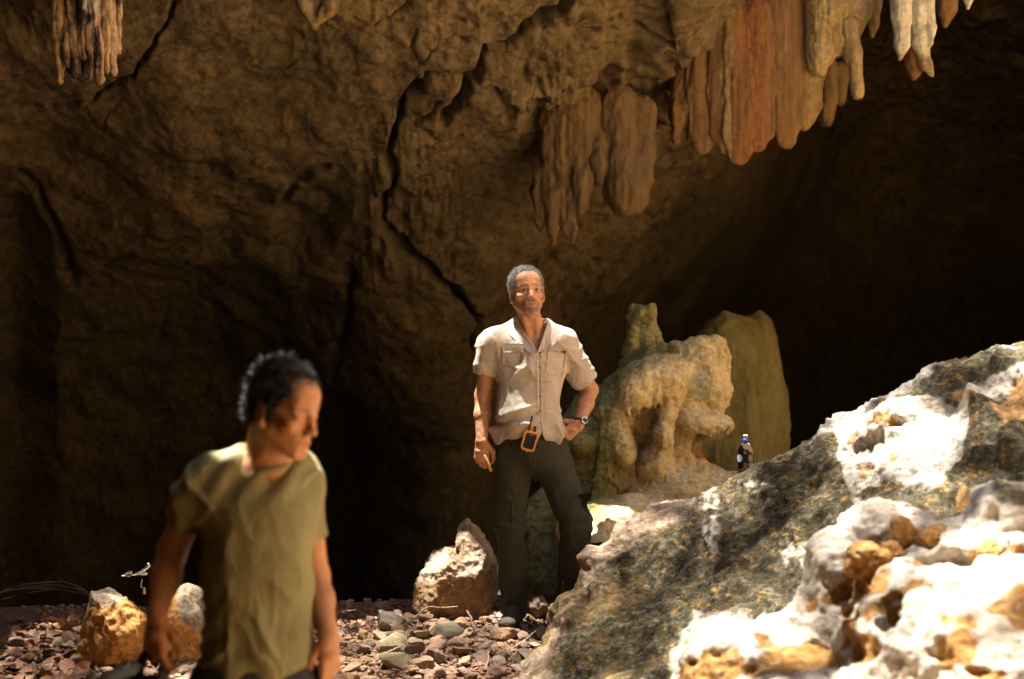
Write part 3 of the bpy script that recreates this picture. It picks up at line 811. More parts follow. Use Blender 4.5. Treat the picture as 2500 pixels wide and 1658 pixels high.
for i, (a, b, c_, rr, rz_, ryy, lab) in enumerate([
        (2412, 1345, 4.6, 40, 46, 0.08, 'rounded ochre boulder with a white top, left of a pair at the right edge'),
        (2478, 1358, 4.55, 52, 58, 0.09, 'big ochre boulder at the right edge beside a smaller white topped one')]):
    V, F, m = lump('x', a, b, c_, rr, rz_, ryy, 330 + i, None, lambda V, b=b, c_=c_: np.stack([np.zeros(len(V)), np.clip((proj(V)[1] - b) / 30 + 0.9 + fbm(V, 12, 3, 9), 0, 1)], 1))  # white above, ochre below: sunlit top and warm shade painted in
    tag(obj('ochre_boulder', V, F, M_near, col=m, loc=V.mean(0)), lab, 'boulder', 'ochre boulders at the right edge')

# ------------------------------------------------------------------ flowstone formation behind the man
F_ = Field((0.25, 7.35, -0.75), (1.6, 9.3, 1.62), 0.0105)
def fs(px, py, rpx, rpz, ryy, Y=8.3, k=0.04, op='u', rot=None): rk(F_, px, py, Y, rpx, rpz, ryy, k, rot, op)
def fc(px0, py0, px1, py1, r0, r1, Y=8.3, Y1=None, k=0.03): F_.cone(P(px0, py0, Y), P(px1, py1, Y1 or Y), r0 * Y / FPX, r1 * Y / FPX, k)
fs(1660, 1235, 150, 120, 0.32, 8.25)           # base cone
fc(1660, 1130, 1665, 1240, 62, 120, 8.25)
fs(1560, 1290, 170, 80, 0.3, 8.0); fs(1470, 1290, 110, 70, .28, 7.75); fs(1450, 1370, 60, 70, .22, 7.5); fs(1760, 1230, 120, 80, .3, 8.2)
fs(1420, 1420, 45, 60, .2, 7.4)
fc(1655, 1140, 1690, 930, 44, 40, 8.22)          # right column
fs(1705, 900, 62, 78, .17, 8.3); fs(1740, 880, 46, 55, .14, 8.35); fs(1725, 960, 58, 60, .15, 8.3)
fs(1735, 1040, 52, 26, .12, 8.2); fs(1700, 1035, 50, 34, .13, 8.15); fs(1760, 1028, 26, 20, .08, 8.18)
fs(1595, 930, 92, 52, .22, 8.22); fs(1550, 965, 48, 40, .18, 8.18); fs(1640, 905, 70, 42, .18, 8.25); fs(1690, 862, 60, 26, .14, 8.3, rot=ry(22)); fs(1740, 835, 30, 16, .1, 8.3)
fc(1580, 970, 1585, 1140, 44, 36, 8.36)          # recessed trunk under the cap
fc(1560, 980, 1575, 1160, 34, 26, 8.30)
fc(1617, 1085, 1640, 940, 27, 13, 8.08); fs(1615, 1070, 30, 34, .07, 8.06); fs(1620, 1020, 17, 30, .05, 8.1); fs(1645, 960, 18, 40, .05, 8.12)
fs(1600, 1130, 40, 50, .1, 8.1)
fs(1588, 1065, 62, 115, .13, 8.26); fs(1610, 1070, 100, 130, .14, 8.50); fs(1560, 1150, 70, 90, .14, 8.42); fs(1690, 960, 80, 110, .14, 8.48)
fs(1510, 1040, 34, 62, .13, 8.2); fs(1500, 1010, 45, 30, .13, 8.25); fs(1520, 1090, 30, 50, .1, 8.12)
fc(1497, 1060, 1465, 1250, 28, 26, 8.15)
for i, dx in enumerate((0, 15, 30, 44, 58)): fc(1487 + dx, 1090 + 6 * i, 1480 + dx * 1.0, 1215 + 4 * (i % 3), 10, 8, 8.10 + 0.012 * i, k=0.008)
fc(1440, 1080, 1420, 1260, 30, 24, 8.3); fc(1465, 1070, 1440, 1200, 22, 20, 8.25); fs(1440, 1085, 46, 32, .13, 8.3)
for i in range(26):                               # drip fringe hanging under the cap and under the frill
    a = i / 25
    x0 = 1528 + 112 * a; y0 = 1010 - 40 * a + 5 * math.sin(i * 2.1)
    fc(x0, y0 - 18, x0 + 1, y0 + 8 + 8 * math.sin(i * 3.7), 6.5, 3.0, 8.06 + 0.02 * math.sin(i * 5.1), k=0.012)
for i in range(20):
    a = i / 19
    x0 = 1690 + 92 * a; y0 = 1058 - 6 * a
    fc(x0, y0 - 14, x0 + 1, y0 + 6 + 8 * math.sin(i * 2.9), 6, 2.6, 8.08 + 0.03 * math.sin(i * 3.3), k=0.012)
V, Q = F_.mesh(1); N = normals(V, Q); px, py = proj(V)
d = 0.020 * fbm(V, 7, 4, 140) + 0.010 * ridged(V, 11, 3, 143) + 0.008 * fbm(V, 26, 4, 146) + 0.004 * fbm(V, 70, 2, 149)
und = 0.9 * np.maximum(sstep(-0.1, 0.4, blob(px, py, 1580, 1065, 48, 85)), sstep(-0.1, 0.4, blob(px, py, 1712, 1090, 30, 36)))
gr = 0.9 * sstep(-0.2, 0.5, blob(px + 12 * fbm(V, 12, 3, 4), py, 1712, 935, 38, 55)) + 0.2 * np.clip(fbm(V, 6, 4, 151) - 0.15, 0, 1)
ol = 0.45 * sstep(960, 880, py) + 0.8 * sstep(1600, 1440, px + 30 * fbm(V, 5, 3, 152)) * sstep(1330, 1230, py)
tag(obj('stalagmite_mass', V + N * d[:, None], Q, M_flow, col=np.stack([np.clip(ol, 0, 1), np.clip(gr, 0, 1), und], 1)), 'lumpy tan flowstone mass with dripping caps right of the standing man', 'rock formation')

F_ = Field((-0.05, 8.1, -0.9), (1.6, 10.2, 1.85), 0.014)
def bs(px, py, rpx, rpz, ryy, Y, k=0.06): rk(F_, px, py, Y, rpx, rpz, ryy, k)
bs(1322, 1390, 62, 190, .22, 8.5); bs(1390, 1330, 70, 200, .25, 8.6); bs(1500, 1040, 110, 95, .35, 9.0); bs(1430, 1120, 80, 130, .35, 8.95); bs(1560, 960, 90, 60, .3, 9.05); bs(1640, 900, 90, 55, .3, 9.05); bs(1520, 1180, 160, 180, .35, 9.1)
F_.cone(P(1560, 960, 9.15), P(1568, 748, 9.2), 44 * 9.15 / FPX, 27 * 9.2 / FPX, 0.03, capb=0.0)
F_.cone(P(1535, 960, 9.1), P(1545, 812, 9.1), 30 * 9.15 / FPX, 17 * 9.2 / FPX, 0.02)
F_.cone(P(1600, 960, 9.1), P(1590, 752, 9.15), 30 * 9.15 / FPX, 10 * 9.2 / FPX, 0.02)
F_.cone(P(1572, 900, 9.02), P(1578, 800, 9.1), 18 * 9.15 / FPX, 14 * 9.2 / FPX, 0.02)
F_.ell(P(1556, 745, 9.1), (.06, .1, .022), .015, op='s')
V, Q = F_.mesh(1); N = normals(V, Q)
d = 0.026 * fbm(V, 5, 4, 160) + 0.030 * ridged(V, 9, 3, 163, stretch=(1, 1, 0.6)) + 0.008 * fbm(V, 25, 3, 166)
tag(obj('stalagmite_stump', V + N * d[:, None], Q, M_flow, col=np.stack([np.full(len(V), 0.9), np.zeros(len(V))], 1)), 'olive broken stalagmite stump rising from a flowstone slope behind the tan mass', 'rock formation')
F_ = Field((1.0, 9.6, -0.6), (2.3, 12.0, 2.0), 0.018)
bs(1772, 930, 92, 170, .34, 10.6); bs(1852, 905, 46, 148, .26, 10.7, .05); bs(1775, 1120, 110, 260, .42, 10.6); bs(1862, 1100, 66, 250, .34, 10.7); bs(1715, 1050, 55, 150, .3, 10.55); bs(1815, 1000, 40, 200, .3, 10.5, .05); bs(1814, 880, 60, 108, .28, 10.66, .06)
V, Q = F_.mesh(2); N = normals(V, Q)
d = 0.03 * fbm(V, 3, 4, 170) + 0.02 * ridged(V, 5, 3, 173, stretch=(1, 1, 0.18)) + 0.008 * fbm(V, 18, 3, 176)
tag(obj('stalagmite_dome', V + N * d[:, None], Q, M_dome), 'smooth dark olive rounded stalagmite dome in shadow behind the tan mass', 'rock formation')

# ------------------------------------------------------------------ boulders on the floor
F_ = Field((-0.72, 7.15, -0.3), (0.0, 8.0, 0.75), 0.007)
def bo(px, py, rpx, rpz, ryy, Y=7.58, k=0.03, rot=None, op='u'): rk(F_, px, py, Y, rpx, rpz, ryy, k, rot, op)
bo(1130, 1450, 82, 74, .17); bo(1165, 1425, 52, 70, .15); bo(1080, 1440, 56, 66, .15); bo(1048, 1475, 40, 52, .13); bo(1120, 1390, 62, 50, .13); bo(1185, 1400, 30, 60, .12)
bo(1166, 1352, 44, 62, .12); bo(1150, 1316, 33, 54, .10); bo(1138, 1286, 21, 34, .075); bo(1178, 1370, 34, 60, .12); bo(1132, 1376, 40, 40, .12)
bo(1084, 1392, 34, 18, .10, rot=ry(24)); bo(1062, 1412, 32, 26, .11); bo(1036, 1450, 22, 34, .1); bo(1100, 1385, 30, 26, .1)
V, Q = F_.mesh(2); N = normals(V, Q); px, py = proj(V)
rg = sstep(1425, 1385, py + 0.25 * (px - 1130) + 12 * fbm(V, 10, 3, 3))  # below this edge the shade of the front is painted brown
d = (0.022 * fbm(V, 7, 4, 180) + 0.013 * ridged(V, 13, 3, 183) + 0.007 * fbm(V, 45, 3, 186)) * (0.3 + rg)
V = V + N * d[:, None]
for n_, q_ in (((.78, -.25, .55), .86), ((.2, -.85, .45), .90), ((-.6, -.45, .6), .90), ((.85, -.5, .1), .88), ((-.75, -.6, .15), .92), ((.1, -.98, -.1), .93), ((.45, -.75, .5), .92), ((-.2, -.55, .8), .95)):
    n_ = np.array(n_) / np.linalg.norm(n_); h_ = V @ n_
    V = V - np.maximum(0, h_ - np.quantile(h_, q_))[:, None] * n_ * .85
V = V + normals(V, Q) * (0.008 * fbm(V, 18, 4, 189) + 0.005 * ridged(V, 30, 3, 192))[:, None]
tag(obj('pointed_boulder', V, Q, M_bould, col=np.stack([0.95 * (1 - rg), 0.35 * np.clip(fbm(V, 12, 3, 6), 0, 1), np.clip(fbm(V, 9, 3, 188) + 0.15, 0, 1) * rg * 0.7], 1)), 'pointed tan boulder with a crusty top, left of the standing man', 'boulder')

V, F, m = lump('x', 272, 1540, 6.9, 92, 112, 0.20, 412, None, None, sub=6, cut=9)
px, py = proj(V)
pal = 0.85 * sstep(1488, 1455, py + 16 * fbm(V, 12, 4, 190) + 0.2 * (px - 270))
tag(obj('orange_boulder', V, F, M_bould, col=np.stack([0 * pal, 1 - pal, pal], 1), loc=V.mean(0)), 'blocky orange boulder with a pale flat top, behind the walking man', 'boulder')
V, F, m = lump('x', 430, 1560, 6.95, 72, 110, 0.16, 418, None, None, sub=6, cut=9, amp=0.8)
px, py = proj(V)
pal = sstep(-14, 14, (px - 447) + 0.35 * (1490 - py) + 14 * fbm(V, 12, 4, 191)) * sstep(1560, 1520, py)
tag(obj('orange_boulder', V, F, M_bould, col=np.stack([0 * pal, 1 - pal, pal], 1), loc=V.mean(0)), 'tall orange boulder between the walking man and his hanging arm', 'boulder')
V, F, m = lump('x', 463, 1472, 7.08, 44, 52, 0.12, 423, None, None, sub=5, cut=10, amp=0.6)
tag(obj('pale_block', V, F, M_bould, col=np.stack([np.zeros(len(V)), np.zeros(len(V)), np.ones(len(V))], 1), loc=V.mean(0)), 'pale grey block of stone behind the tall orange boulder', 'rock')
V, F, m = lump('x', 1314, 1484, 7.55, 27, 24, 0.06, 431, None, None, sub=4, cut=4, amp=2.2)
tag(obj('crusty_rock', V, F, M_stone, loc=V.mean(0)), 'small crusty layered rock between the feet of the standing man', 'rock')

# ------------------------------------------------------------------ stalactites and draperies
def hang(pieces, lo, hi, h, k, seed, amp, stretch=(1, 1, .25), freq=9, flat=None):
    """pieces: lists of (px, py, Y, r_px, flat) along each hanging fold, top to tip."""
    F = Field(lo, hi, h)
    for ch in pieces:
        for a, b in zip(ch[:-1], ch[1:]):
            F.cone(P(*a[:3]), P(*b[:3]), a[3] * a[2] / FPX, b[3] * b[2] / FPX, k, flat=((0, 1, 0), flat) if flat else None)
    V, Q = F.mesh(1); N = normals(V, Q)
    d = 0.006 * ridged(V, 26, 2, seed + 11, stretch=(1, 0.7, .05)) + amp * (fbm(V, freq, 4, seed, stretch=stretch) + 0.8 * ridged(V, freq * 1.7, 3, seed + 4, stretch=stretch) - 0.3) + amp * 0.5 * fbm(V, freq * 4, 3, seed + 8)
    return V + N * d[:, None], Q

def bounds(chs, pad=0.1):
    q = np.array([P(*a[:3]) for c in chs for a in c]); r = max(a[3] * a[2] / FPX for c in chs for a in c) + pad
    return q.min(0) - r, q.max(0) + r

def hanger(name, chs, mat, colf, label, group=None, h=0.012, k=0.03, seed=0, amp=0.012, freq=9, cat='stalactite', stretch=(1, 1, .25), parent=None, flat=None):
    lo, hi = bounds(chs)
    V, Q = hang(chs, lo, hi, h, k, seed, amp, stretch, freq, flat)
    top = P(*chs[0][0][:3])
    o = obj(name, V, Q, mat, parent, col=None if colf is None else colf(V), loc=top)
    if parent is None: tag(o, label, cat, group)
    return o

def dcol(r, g, b):
    def f(V):
        px, py = proj(V)
        n = 0.35 * fbm(V, 6, 3, 17, stretch=(1, 1, .15))
        return np.clip(np.stack([r(px, py) + n * (r(px, py) > 0.02), g(px, py) + n * (g(px, py) > .02), b(px, py) + 0 * px], 1), 0, 1)
    return f
z0 = lambda a, b: np.zeros_like(a)
# the broad orange drapery: each fold a part
dr = empty('orange_drapery', P(1840, -40, 9.3), 'broad orange brown curtain of dripstone with rounded folds hanging at the upper right', 'drapery')
red = dcol(lambda a, b: 0.60 * sstep(1755, 1810, a) * sstep(1905, 1840, a), lambda a, b: 0.55 * sstep(1752, 1768, a) * sstep(1794, 1782, a) + 0.30 * sstep(1930, 1990, a), z0)
folds = [
    [(1728, 120, 9.38, 22), (1722, 220, 9.36, 26), (1716, 320, 9.36, 16), (1714, 355, 9.36, 7)],
    [(1768, 80, 9.33, 26), (1766, 220, 9.30, 27), (1772, 320, 9.30, 24), (1776, 352, 9.30, 12)],
    [(1815, 60, 9.28, 34), (1815, 220, 9.24, 36), (1808, 320, 9.24, 32), (1806, 362, 9.24, 16), (1804, 384, 9.24, 6)],
    [(1862, 50, 9.30, 32), (1862, 220, 9.28, 28), (1856, 310, 9.28, 24), (1850, 350, 9.28, 10)],
    [(1918, 40, 9.28, 34), (1920, 200, 9.26, 32), (1922, 290, 9.26, 23), (1921, 336, 9.26, 10)],
    [(1965, 20, 9.30, 34), (1966, 170, 9.28, 30), (1962, 260, 9.28, 26), (1958, 286, 9.28, 16)]]
for i, c in enumerate(folds):
    c = [(c[0][0], -70, c[0][2], c[0][3])] + c if i > 3 else [(c[0][0], c[0][1] - 60, c[0][2] + .05, c[0][3])] + c
    c = [(a, b, y_ + .02 * ((i * 7) % 3 - 1), r_ + 15) for a, b, y_, r_ in c]
    tips = [[(c[-1][0] + o_, c[-1][1] - 120, c[-1][2], 16), (c[-1][0] + o_, c[-1][1] - 34 + e_, c[-1][2], 11), (c[-1][0] + o_ + 1, c[-1][1] - 14 + e_, c[-1][2], 5)] for o_, e_ in ((-19, 6 * math.sin(i * 3.1)), (17, 8 * math.cos(i * 2.3)))]
    hanger('fold', [c] + tips, M_drape, red, None, parent=dr, seed=200 + i, amp=0.012, freq=6, flat=0.30)
hanger('fold', [[(1690, 130, 9.4, 20), (1688, 260, 9.4, 24), (1690, 345, 9.4, 14)], [(1660, 170, 9.45, 20), (1655, 280, 9.42, 22), (1650, 345, 9.42, 10)]], M_drape, None, None, parent=dr, seed=210, amp=0.016)
# pale stalactites right of it
pal = lambda rr=0.0: dcol(z0, lambda a, b: 0.9 + 0 * a, z0)
hanger('pale_drapery', [[(2020, -70, 9.25, 60), (2022, 40, 9.22, 44), (2010, 130, 9.22, 26), (2004, 172, 9.22, 13)], [(2050, 0, 9.22, 40), (2052, 100, 9.2, 22), (2056, 132, 9.2, 8)], [(2095, -60, 9.22, 40), (2092, 20, 9.22, 36), (2086, 80, 9.22, 20)], [(1992, -20, 9.26, 30), (1996, 120, 9.24, 26), (1990, 160, 9.24, 20)]], M_drape, pal(), 'pale tan dripstone curtain with a ragged lower edge beside the orange drapery', seed=220, k=0.05, cat='drapery')
hanger('stalactite', [[(2072, 60, 9.16, 26), (2084, 130, 9.16, 21), (2094, 215, 9.16, 15), (2096, 232, 9.16, 13)]], M_drape, pal(), 'tapering pale tan stalactite with a blunt broken tip', seed=224, amp=0.006)
hanger('stalactite', [[(2135, -40, 9.3, 26), (2132, 60, 9.3, 14), (2128, 92, 9.3, 5)]], M_drape, dcol(z0, lambda a, b: 0.3 + 0 * a, z0), 'short brown stalactite between the pale curtain and the white stalactites', seed=226, amp=0.008)
whi = dcol(z0, lambda a, b: 0.3 + 0 * a, lambda a, b: 0.95 - 0.7 * sstep(105, 150, b))
hanger('stalactite', [[(2198, -60, 8.9, 30), (2200, 40, 8.9, 24), (2202, 110, 8.9, 16), (2198, 146, 8.9, 6)]], M_drape, whi, 'white stalactite with a grey shaded side, left one of the white pair', seed=230, amp=0.006)
hanger('stalactite', [[(2250, -60, 8.92, 32), (2248, 40, 8.92, 28), (2250, 105, 8.92, 20), (2262, 160, 8.92, 15), (2276, 186, 8.92, 6)], [(2272, -40, 8.86, 14), (2276, 70, 8.86, 10), (2274, 108, 8.86, 5)]], M_drape, whi, 'streaked white stalactite with a brown split tip, right one of the white pair', seed=233, amp=0.009)
hanger('stalactite', [[(2232, 60, 9.0, 26), (2234, 150, 9.0, 22), (2232, 186, 9.0, 10)]], M_drape, dcol(lambda a, b: 0.5 + 0 * a, z0, z0), 'rounded reddish brown dripstone tip behind the white pair', seed=236, amp=0.007)
hanger('stalactite', [[(2366, -50, 8.9, 18), (2366, -10, 8.9, 12), (2364, 20, 8.9, 4)]], M_drape, whi, 'tiny pale stalactite tip at the top edge far right', seed=238, amp=0.005)
hanger('stalactite', [[(2310, -60, 9.6, 30), (2312, 20, 9.6, 22), (2308, 62, 9.6, 8)]], M_drape, None, 'dull brown stalactite in shade right of the white pair', seed=239, amp=0.008)
hanger('dripstone_column', [[(2018, 165, 9.7, 24), (2020, 230, 9.7, 24), (2018, 290, 9.75, 18)], [(2050, 170, 9.75, 20), (2052, 250, 9.8, 14)]], M_finger, None, 'dark stub of dripstone under the pale curtain', seed=241, amp=0.012)
# hanging folds low on the middle of the wall
wcol = lambda V: np.stack([np.clip(fbm(V, 9, 4, 19, stretch=(1, 1, .3)) * 1.2 - .3, 0, .7), 0 * V[:, 0]], 1)
cur = [[(1400, 300, 9.36, 90), (1400, 380, 9.34, 80), (1395, 440, 9.34, 40)], [(1460, 290, 9.34, 50), (1460, 380, 9.30, 40)],
       [(1328, 400, 9.36, 26), (1322, 480, 9.30, 17), (1320, 540, 9.28, 12), (1320, 566, 9.28, 6)],
       [(1350, 390, 9.34, 26), (1346, 480, 9.26, 18), (1350, 560, 9.24, 13), (1352, 596, 9.24, 6)], [(1386, 380, 9.32, 28), (1385, 480, 9.24, 22), (1392, 560, 9.22, 17), (1394, 592, 9.22, 9)],
       [(1428, 350, 9.30, 30), (1424, 440, 9.22, 24), (1420, 495, 9.20, 17), (1418, 520, 9.20, 9)], [(1470, 320, 9.28, 26), (1470, 400, 9.20, 20), (1464, 446, 9.18, 10)]]
hanger('dripstone_curtain', cur, M_finger, wcol, 'brown dripstone curtain ending in fused fingers on the wall above the standing man', seed=250, amp=0.016, freq=7, cat='dripstone', k=0.035, flat=0.6)
hanger('dripstone_lobe', [[(1510, 260, 9.34, 50), (1525, 400, 9.24, 48), (1532, 470, 9.18, 47), (1534, 488, 9.18, 42)], [(1570, 270, 9.32, 34), (1574, 370, 9.24, 26), (1572, 440, 9.2, 18), (1568, 466, 9.2, 8)], [(1490, 300, 9.3, 26), (1488, 420, 9.24, 20), (1484, 486, 9.2, 10)]], M_finger, wcol, 'bulging brown dripstone lobe on the wall right of the fused fingers', seed=256, amp=0.013, freq=6, cat='dripstone', k=0.04, flat=0.7)
# fluted cluster at the upper left
cl = empty('stalactite_cluster', P(215, -60, 7.95), 'fluted tan stalactite cluster with black grooves hanging at the upper left', 'stalactite')
fl_ = [(147, 205, 15), (166, 168, 13), (183, 187, 15), (204, 150, 14), (222, 196, 12), (240, 203, 15), (259, 180, 14), (275, 188, 11), (292, 140, 10), (150, 120, 14)]
for i, (a, tip, r_) in enumerate(fl_):
    yy = 7.95 - 0.06 * math.sin(math.pi * (a - 135) / 165)
    wob = 5 * math.sin(i * 2.3)
    hanger('stalactite', [[(a + wob - 8, -70, yy, r_ * 1.15), (a + wob, 40, yy, r_), (a, 120, yy, r_ * 0.85), (a + 1 - wob * .4, tip - 12, yy, r_ * 0.5), (a + 1, tip, yy, r_ * 0.25)]], M_flute,
           lambda V: np.stack([np.clip(fbm(V, 12, 3, 31, stretch=(1, 1, .2)) * 1.6 - 0.2, 0, 1), np.clip(sstep(40, 0, np.abs(proj(V)[0] - 225)) * sstep(50, 10, proj(V)[1]), 0, 1)], 1), None, parent=cl, seed=270 + i, amp=0.012, freq=12, h=0.009, k=0.012, stretch=(1, 1, .4))
hanger('stalactite', [[(215, -70, 8.09, 78), (215, 40, 8.09, 62), (210, 120, 8.07, 46), (205, 165, 8.07, 30)]], M_flute, lambda V: np.stack([0.9 + 0 * V[:, 0]], 1), None, parent=cl, seed=285, amp=0.02, k=0.05)
hanger('dripstone_tip', [[(720, -60, 8.05, 24), (745, 20, 8.05, 16), (764, 62, 8.05, 6)], [(835, -60, 8.05, 22), (805, 20, 8.05, 18), (770, 62, 8.05, 8)], [(775, -60, 8.1, 40), (772, 40, 8.1, 14)]], M_drape, dcol(z0, lambda a, b: 0.35 + 0 * a, z0), 'pointed tan dripstone tip at the top edge, left of centre', seed=290, amp=0.014, k=0.03)

# ------------------------------------------------------------------ unseen cave roof with openings shaped for the sun, added leaves and bounce slope
def slope_z(x, y):
    x = np.asarray(x, float); y = np.asarray(y, float)
    return np.clip(0.25 + 0.85 * (x - (0.40 * y + 0.55)), -1.2, 4.4) - 2.0 * np.clip(0.6 - y, 0, 1)
xs = np.linspace(0.4, 9.5, 130); ys = np.linspace(-0.6, 7.5, 130)
X, Y = np.meshgrid(xs, ys, indexing='ij'); V = np.stack([X, Y, slope_z(X, Y)], -1).reshape(-1, 3)
V[:, 2] = np.where(V[:, 0] < 0.40 * np.maximum(V[:, 1], 0) + 0.50, -1.2, V[:, 2])
Fs_ = grid_faces(len(xs), len(ys)); V = V + normals(V, Fs_) * (0.12 * fbm(V, 1.2, 4, 310) + 0.06 * ridged(V, 2.6, 3, 311))[:, None]
tag(obj('bounce_slope', V, Fs_, M_slope), 'unseen ochre rock slope added right of the viewer to bounce warm sunlight', kind='structure')  # slope added out of view to throw warm light on the men
def ground_z(x, y): return np.maximum(np.maximum(np.maximum(floor_z(x, y), ledge_z(np.asarray(x, float), np.asarray(y, float))), np.where((x > 0.5 + .40 * np.maximum(y, 0)) & (y < 7.4) & (y > 0), slope_z(x, y), -5)), np.where((x > -0.3) & (x < 3.3) & (y > 3.3) & (y < 8.4), out_z(np.clip(x, 0, 3.3), np.clip(y, 3.3, 8.4)), -5))
def light_map(x, y, z):
    """Share of the sun that gets through the leaves over a point of the ground."""
    V = np.stack([x, y, z], 1); px, py = proj(V)
    L = np.zeros(len(x))
    onr0 = np.where((py < 1950) & (px > 1200), 9.0, 0.0)
    def put(mask, val):
        nonlocal L
        L = np.where(mask > 0, np.maximum(L, val * sstep(0, 0.25, mask)), L)
    put(np.minimum.reduce([x + 1.35, 0.42 - 0.25 * (7.4 - y) - x, y - 6.35, 7.95 - y]) * 2, 0.18)                    # rubble and standing man
    put(1 - np.hypot((x - 0.22) / 0.50, (y - 7.465) / 0.24), 0.46)                               # standing man
    put(1 - np.hypot((x + 0.22) / 0.34, (y - 7.50) / 0.3), 0.5)                                  # pointed boulder
    put(1 - np.hypot((x + 1.75) / 0.6, (y - 6.95) / 0.42), 0.10)                                # orange boulders
    put(1 - np.hypot((x + 2.1) / 0.5, (y - 7.0) / 0.6), 0.05)
    put(np.where((y > 3.86) & (y < 4.25) & (x > -0.80) & (x < -0.12), 1.0, -1), 0.30)                                 # walking man
    onr = (x > 0.12) & (y > 3.4) & (y < 7.3) & ((px > 1320) & (py < 1700))
    put(np.where(onr, 1.0, -1), 0.022)
    for a, v in (((2180, 1070, 175, 90, -8), .95), ((2040, 985, 70, 30, -30), .8), ((2345, 1450, 90, 270, 38), 1.0), ((2280, 1590, 90, 90, 20), .9), ((2160, 1420, 60, 80, 20), .5), ((1840, 1560, 180, 45, -4), .85), ((2150, 1640, 60, 60, 0), .9), ((1700, 1600, 60, 40, 0), .8), ((1960, 1580, 80, 30, 0), .8), ((2130, 1300, 90, 30, -20), .7), ((2045, 1330, 38, 130, 22), .85), ((1745, 1260, 22, 110, 4), .7),
                 ((1840, 1200, 40, 40, 0), .35), ((1950, 1370, 60, 40, 0), .55), ((1850, 1460, 130, 40, -8), .55), ((2440, 1300, 90, 60, -30), .8), ((2300, 1200, 130, 24, -10), .4), ((2480, 900, 50, 25, 0), .7), ((2420, 1640, 130, 40, 0), .7), ((2430, 1060, 60, 25, -40), .45), ((1560, 1340, 120, 60, -25), .30)):
        put(np.where(onr, blob(px, py, *a) * 2.2, -1), v * 0.62)
    put(np.minimum.reduce([x - 0.45 - .40 * y, 8.5 - x, y - 1.6, 6.2 - y]) * 1.4, 1.0)
    put(np.minimum.reduce([x + 0.05, 2.2 - x, y - 3.0, 6.05 - y]) * 2.0 - 0.3 * onr0, 1.0)                    # floor below the picture
    put(np.minimum.reduce([x - 2.1, 4.2 - x, y - 3.5, 6.6 - y]) * 1.5, 0.9)
    return np.clip(L, 0, 1)

xs = np.arange(-6.6, 13.6, 0.06); ys = np.arange(-6.6, 23.2, 0.06)
X, Y = np.meshgrid(xs, ys, indexing='ij')
V = np.stack([X, Y, np.full(X.shape, 5.75)], -1).reshape(-1, 3)
V[:, 2] += 0.20 * fbm(V, 0.5, 4, 300) + 0.08 * fbm(V, 2, 3, 301)
tt = (V[:, 2] - 0.35) / SUN.z
gx = V[:, 0] - SUN.x * tt; gy = V[:, 1] - SUN.y * tt
n_ = 0.04 * fbm(V, 2.2, 3, 303)
L = light_map(gx + n_, gy + n_, ground_z(gx, gy))
op = L > 0.02  # roof opened wherever a sun patch is wanted
op &= V[:, 1] < 8.6
Fr = grid_faces(len(xs), len(ys))
Fr = Fr[~op[Fr].any(1)]
use = np.unique(Fr); mp = np.full(len(V), -1); mp[use] = np.arange(len(use))
tag(obj('cave_roof', V[use], mp[Fr], M_shell), 'unseen limestone roof of the cave with openings cut to shape the sun patches', kind='structure')

# leaves added out of view: thick where shade is wanted, thin over the sun patches
nl = 120000; side = 0.09
x = RNG.uniform(-2.6, 4.4, nl); y = RNG.uniform(0.6, 8.2, nl)
z = ground_z(x, y)
L = light_map(x, y, z)
area = 7.0 * 7.6; cov = nl * side * side * 0.62 / area
want = -np.log(np.clip(L, 0.05, 1)) / cov
keep = (RNG.random(nl) < want) & (L > 0.015) & (L < 0.995)
c_ = np.stack([x, y, z], 1)[keep]
tz = RNG.uniform(16.0, 26.0, len(c_))
c_ = c_ + np.array(SUN)[None] * ((tz - c_[:, 2]) / SUN.z)[:, None]
m_ = len(c_)
th = RNG.uniform(0, 2 * np.pi, m_); ti = RNG.normal(0, 0.35, (m_, 2)); sz = RNG.uniform(0.6, 1.3, m_) * side * 0.5
e1 = np.stack([np.cos(th), np.sin(th), ti[:, 0]], 1) * sz[:, None] * 1.35; e2 = np.stack([-np.sin(th), np.cos(th), ti[:, 1]], 1) * sz[:, None] * 0.8
LV = np.stack([c_ - e1, c_ - e2 * 1.0 - e1 * 0.2, c_ + e1, c_ + e2 * 1.0 - e1 * 0.2], 1).reshape(-1, 3)
nf = 16000  # wide filler leaves added to block blue sky outside the beams
x = RNG.uniform(-14, 17, nf); y = RNG.uniform(-13, 17, nf); z = ground_z(x, y); z = np.where(np.abs(z) > 4.5, 0.3, z)
ok_ = np.ones(nf, bool)
for dx, dy in ((0, 0), (.25, 0), (-.25, 0), (0, .25), (0, -.25)): ok_ &= light_map(x + dx, y + dy, ground_z(x + dx, y + dy)) <= 0.01
c_ = np.stack([x, y, z], 1)[ok_]; tz = RNG.uniform(7.0, 11.0, len(c_))
c_ = c_ + np.array(SUN)[None] * ((tz - c_[:, 2]) / SUN.z)[:, None]
m2_ = len(c_); th = RNG.uniform(0, 2 * np.pi, m2_); ti = RNG.normal(0, 0.25, (m2_, 2)); sz = RNG.uniform(0.20, 0.36, m2_)
e1 = np.stack([np.cos(th), np.sin(th), ti[:, 0]], 1) * sz[:, None]; e2 = np.stack([-np.sin(th), np.cos(th), ti[:, 1]], 1) * sz[:, None] * .8
LV = np.vstack([LV, np.stack([c_ - e1, c_ - e2, c_ + e1, c_ + e2], 1).reshape(-1, 3)]); m_ += m2_
tag(obj('sun_mask_leaves', LV, np.arange(4 * m_).reshape(-1, 4), M_leaf, smooth=False), 'unseen leaves added over the skylight to shape the sun patches and block sky', kind='stuff')

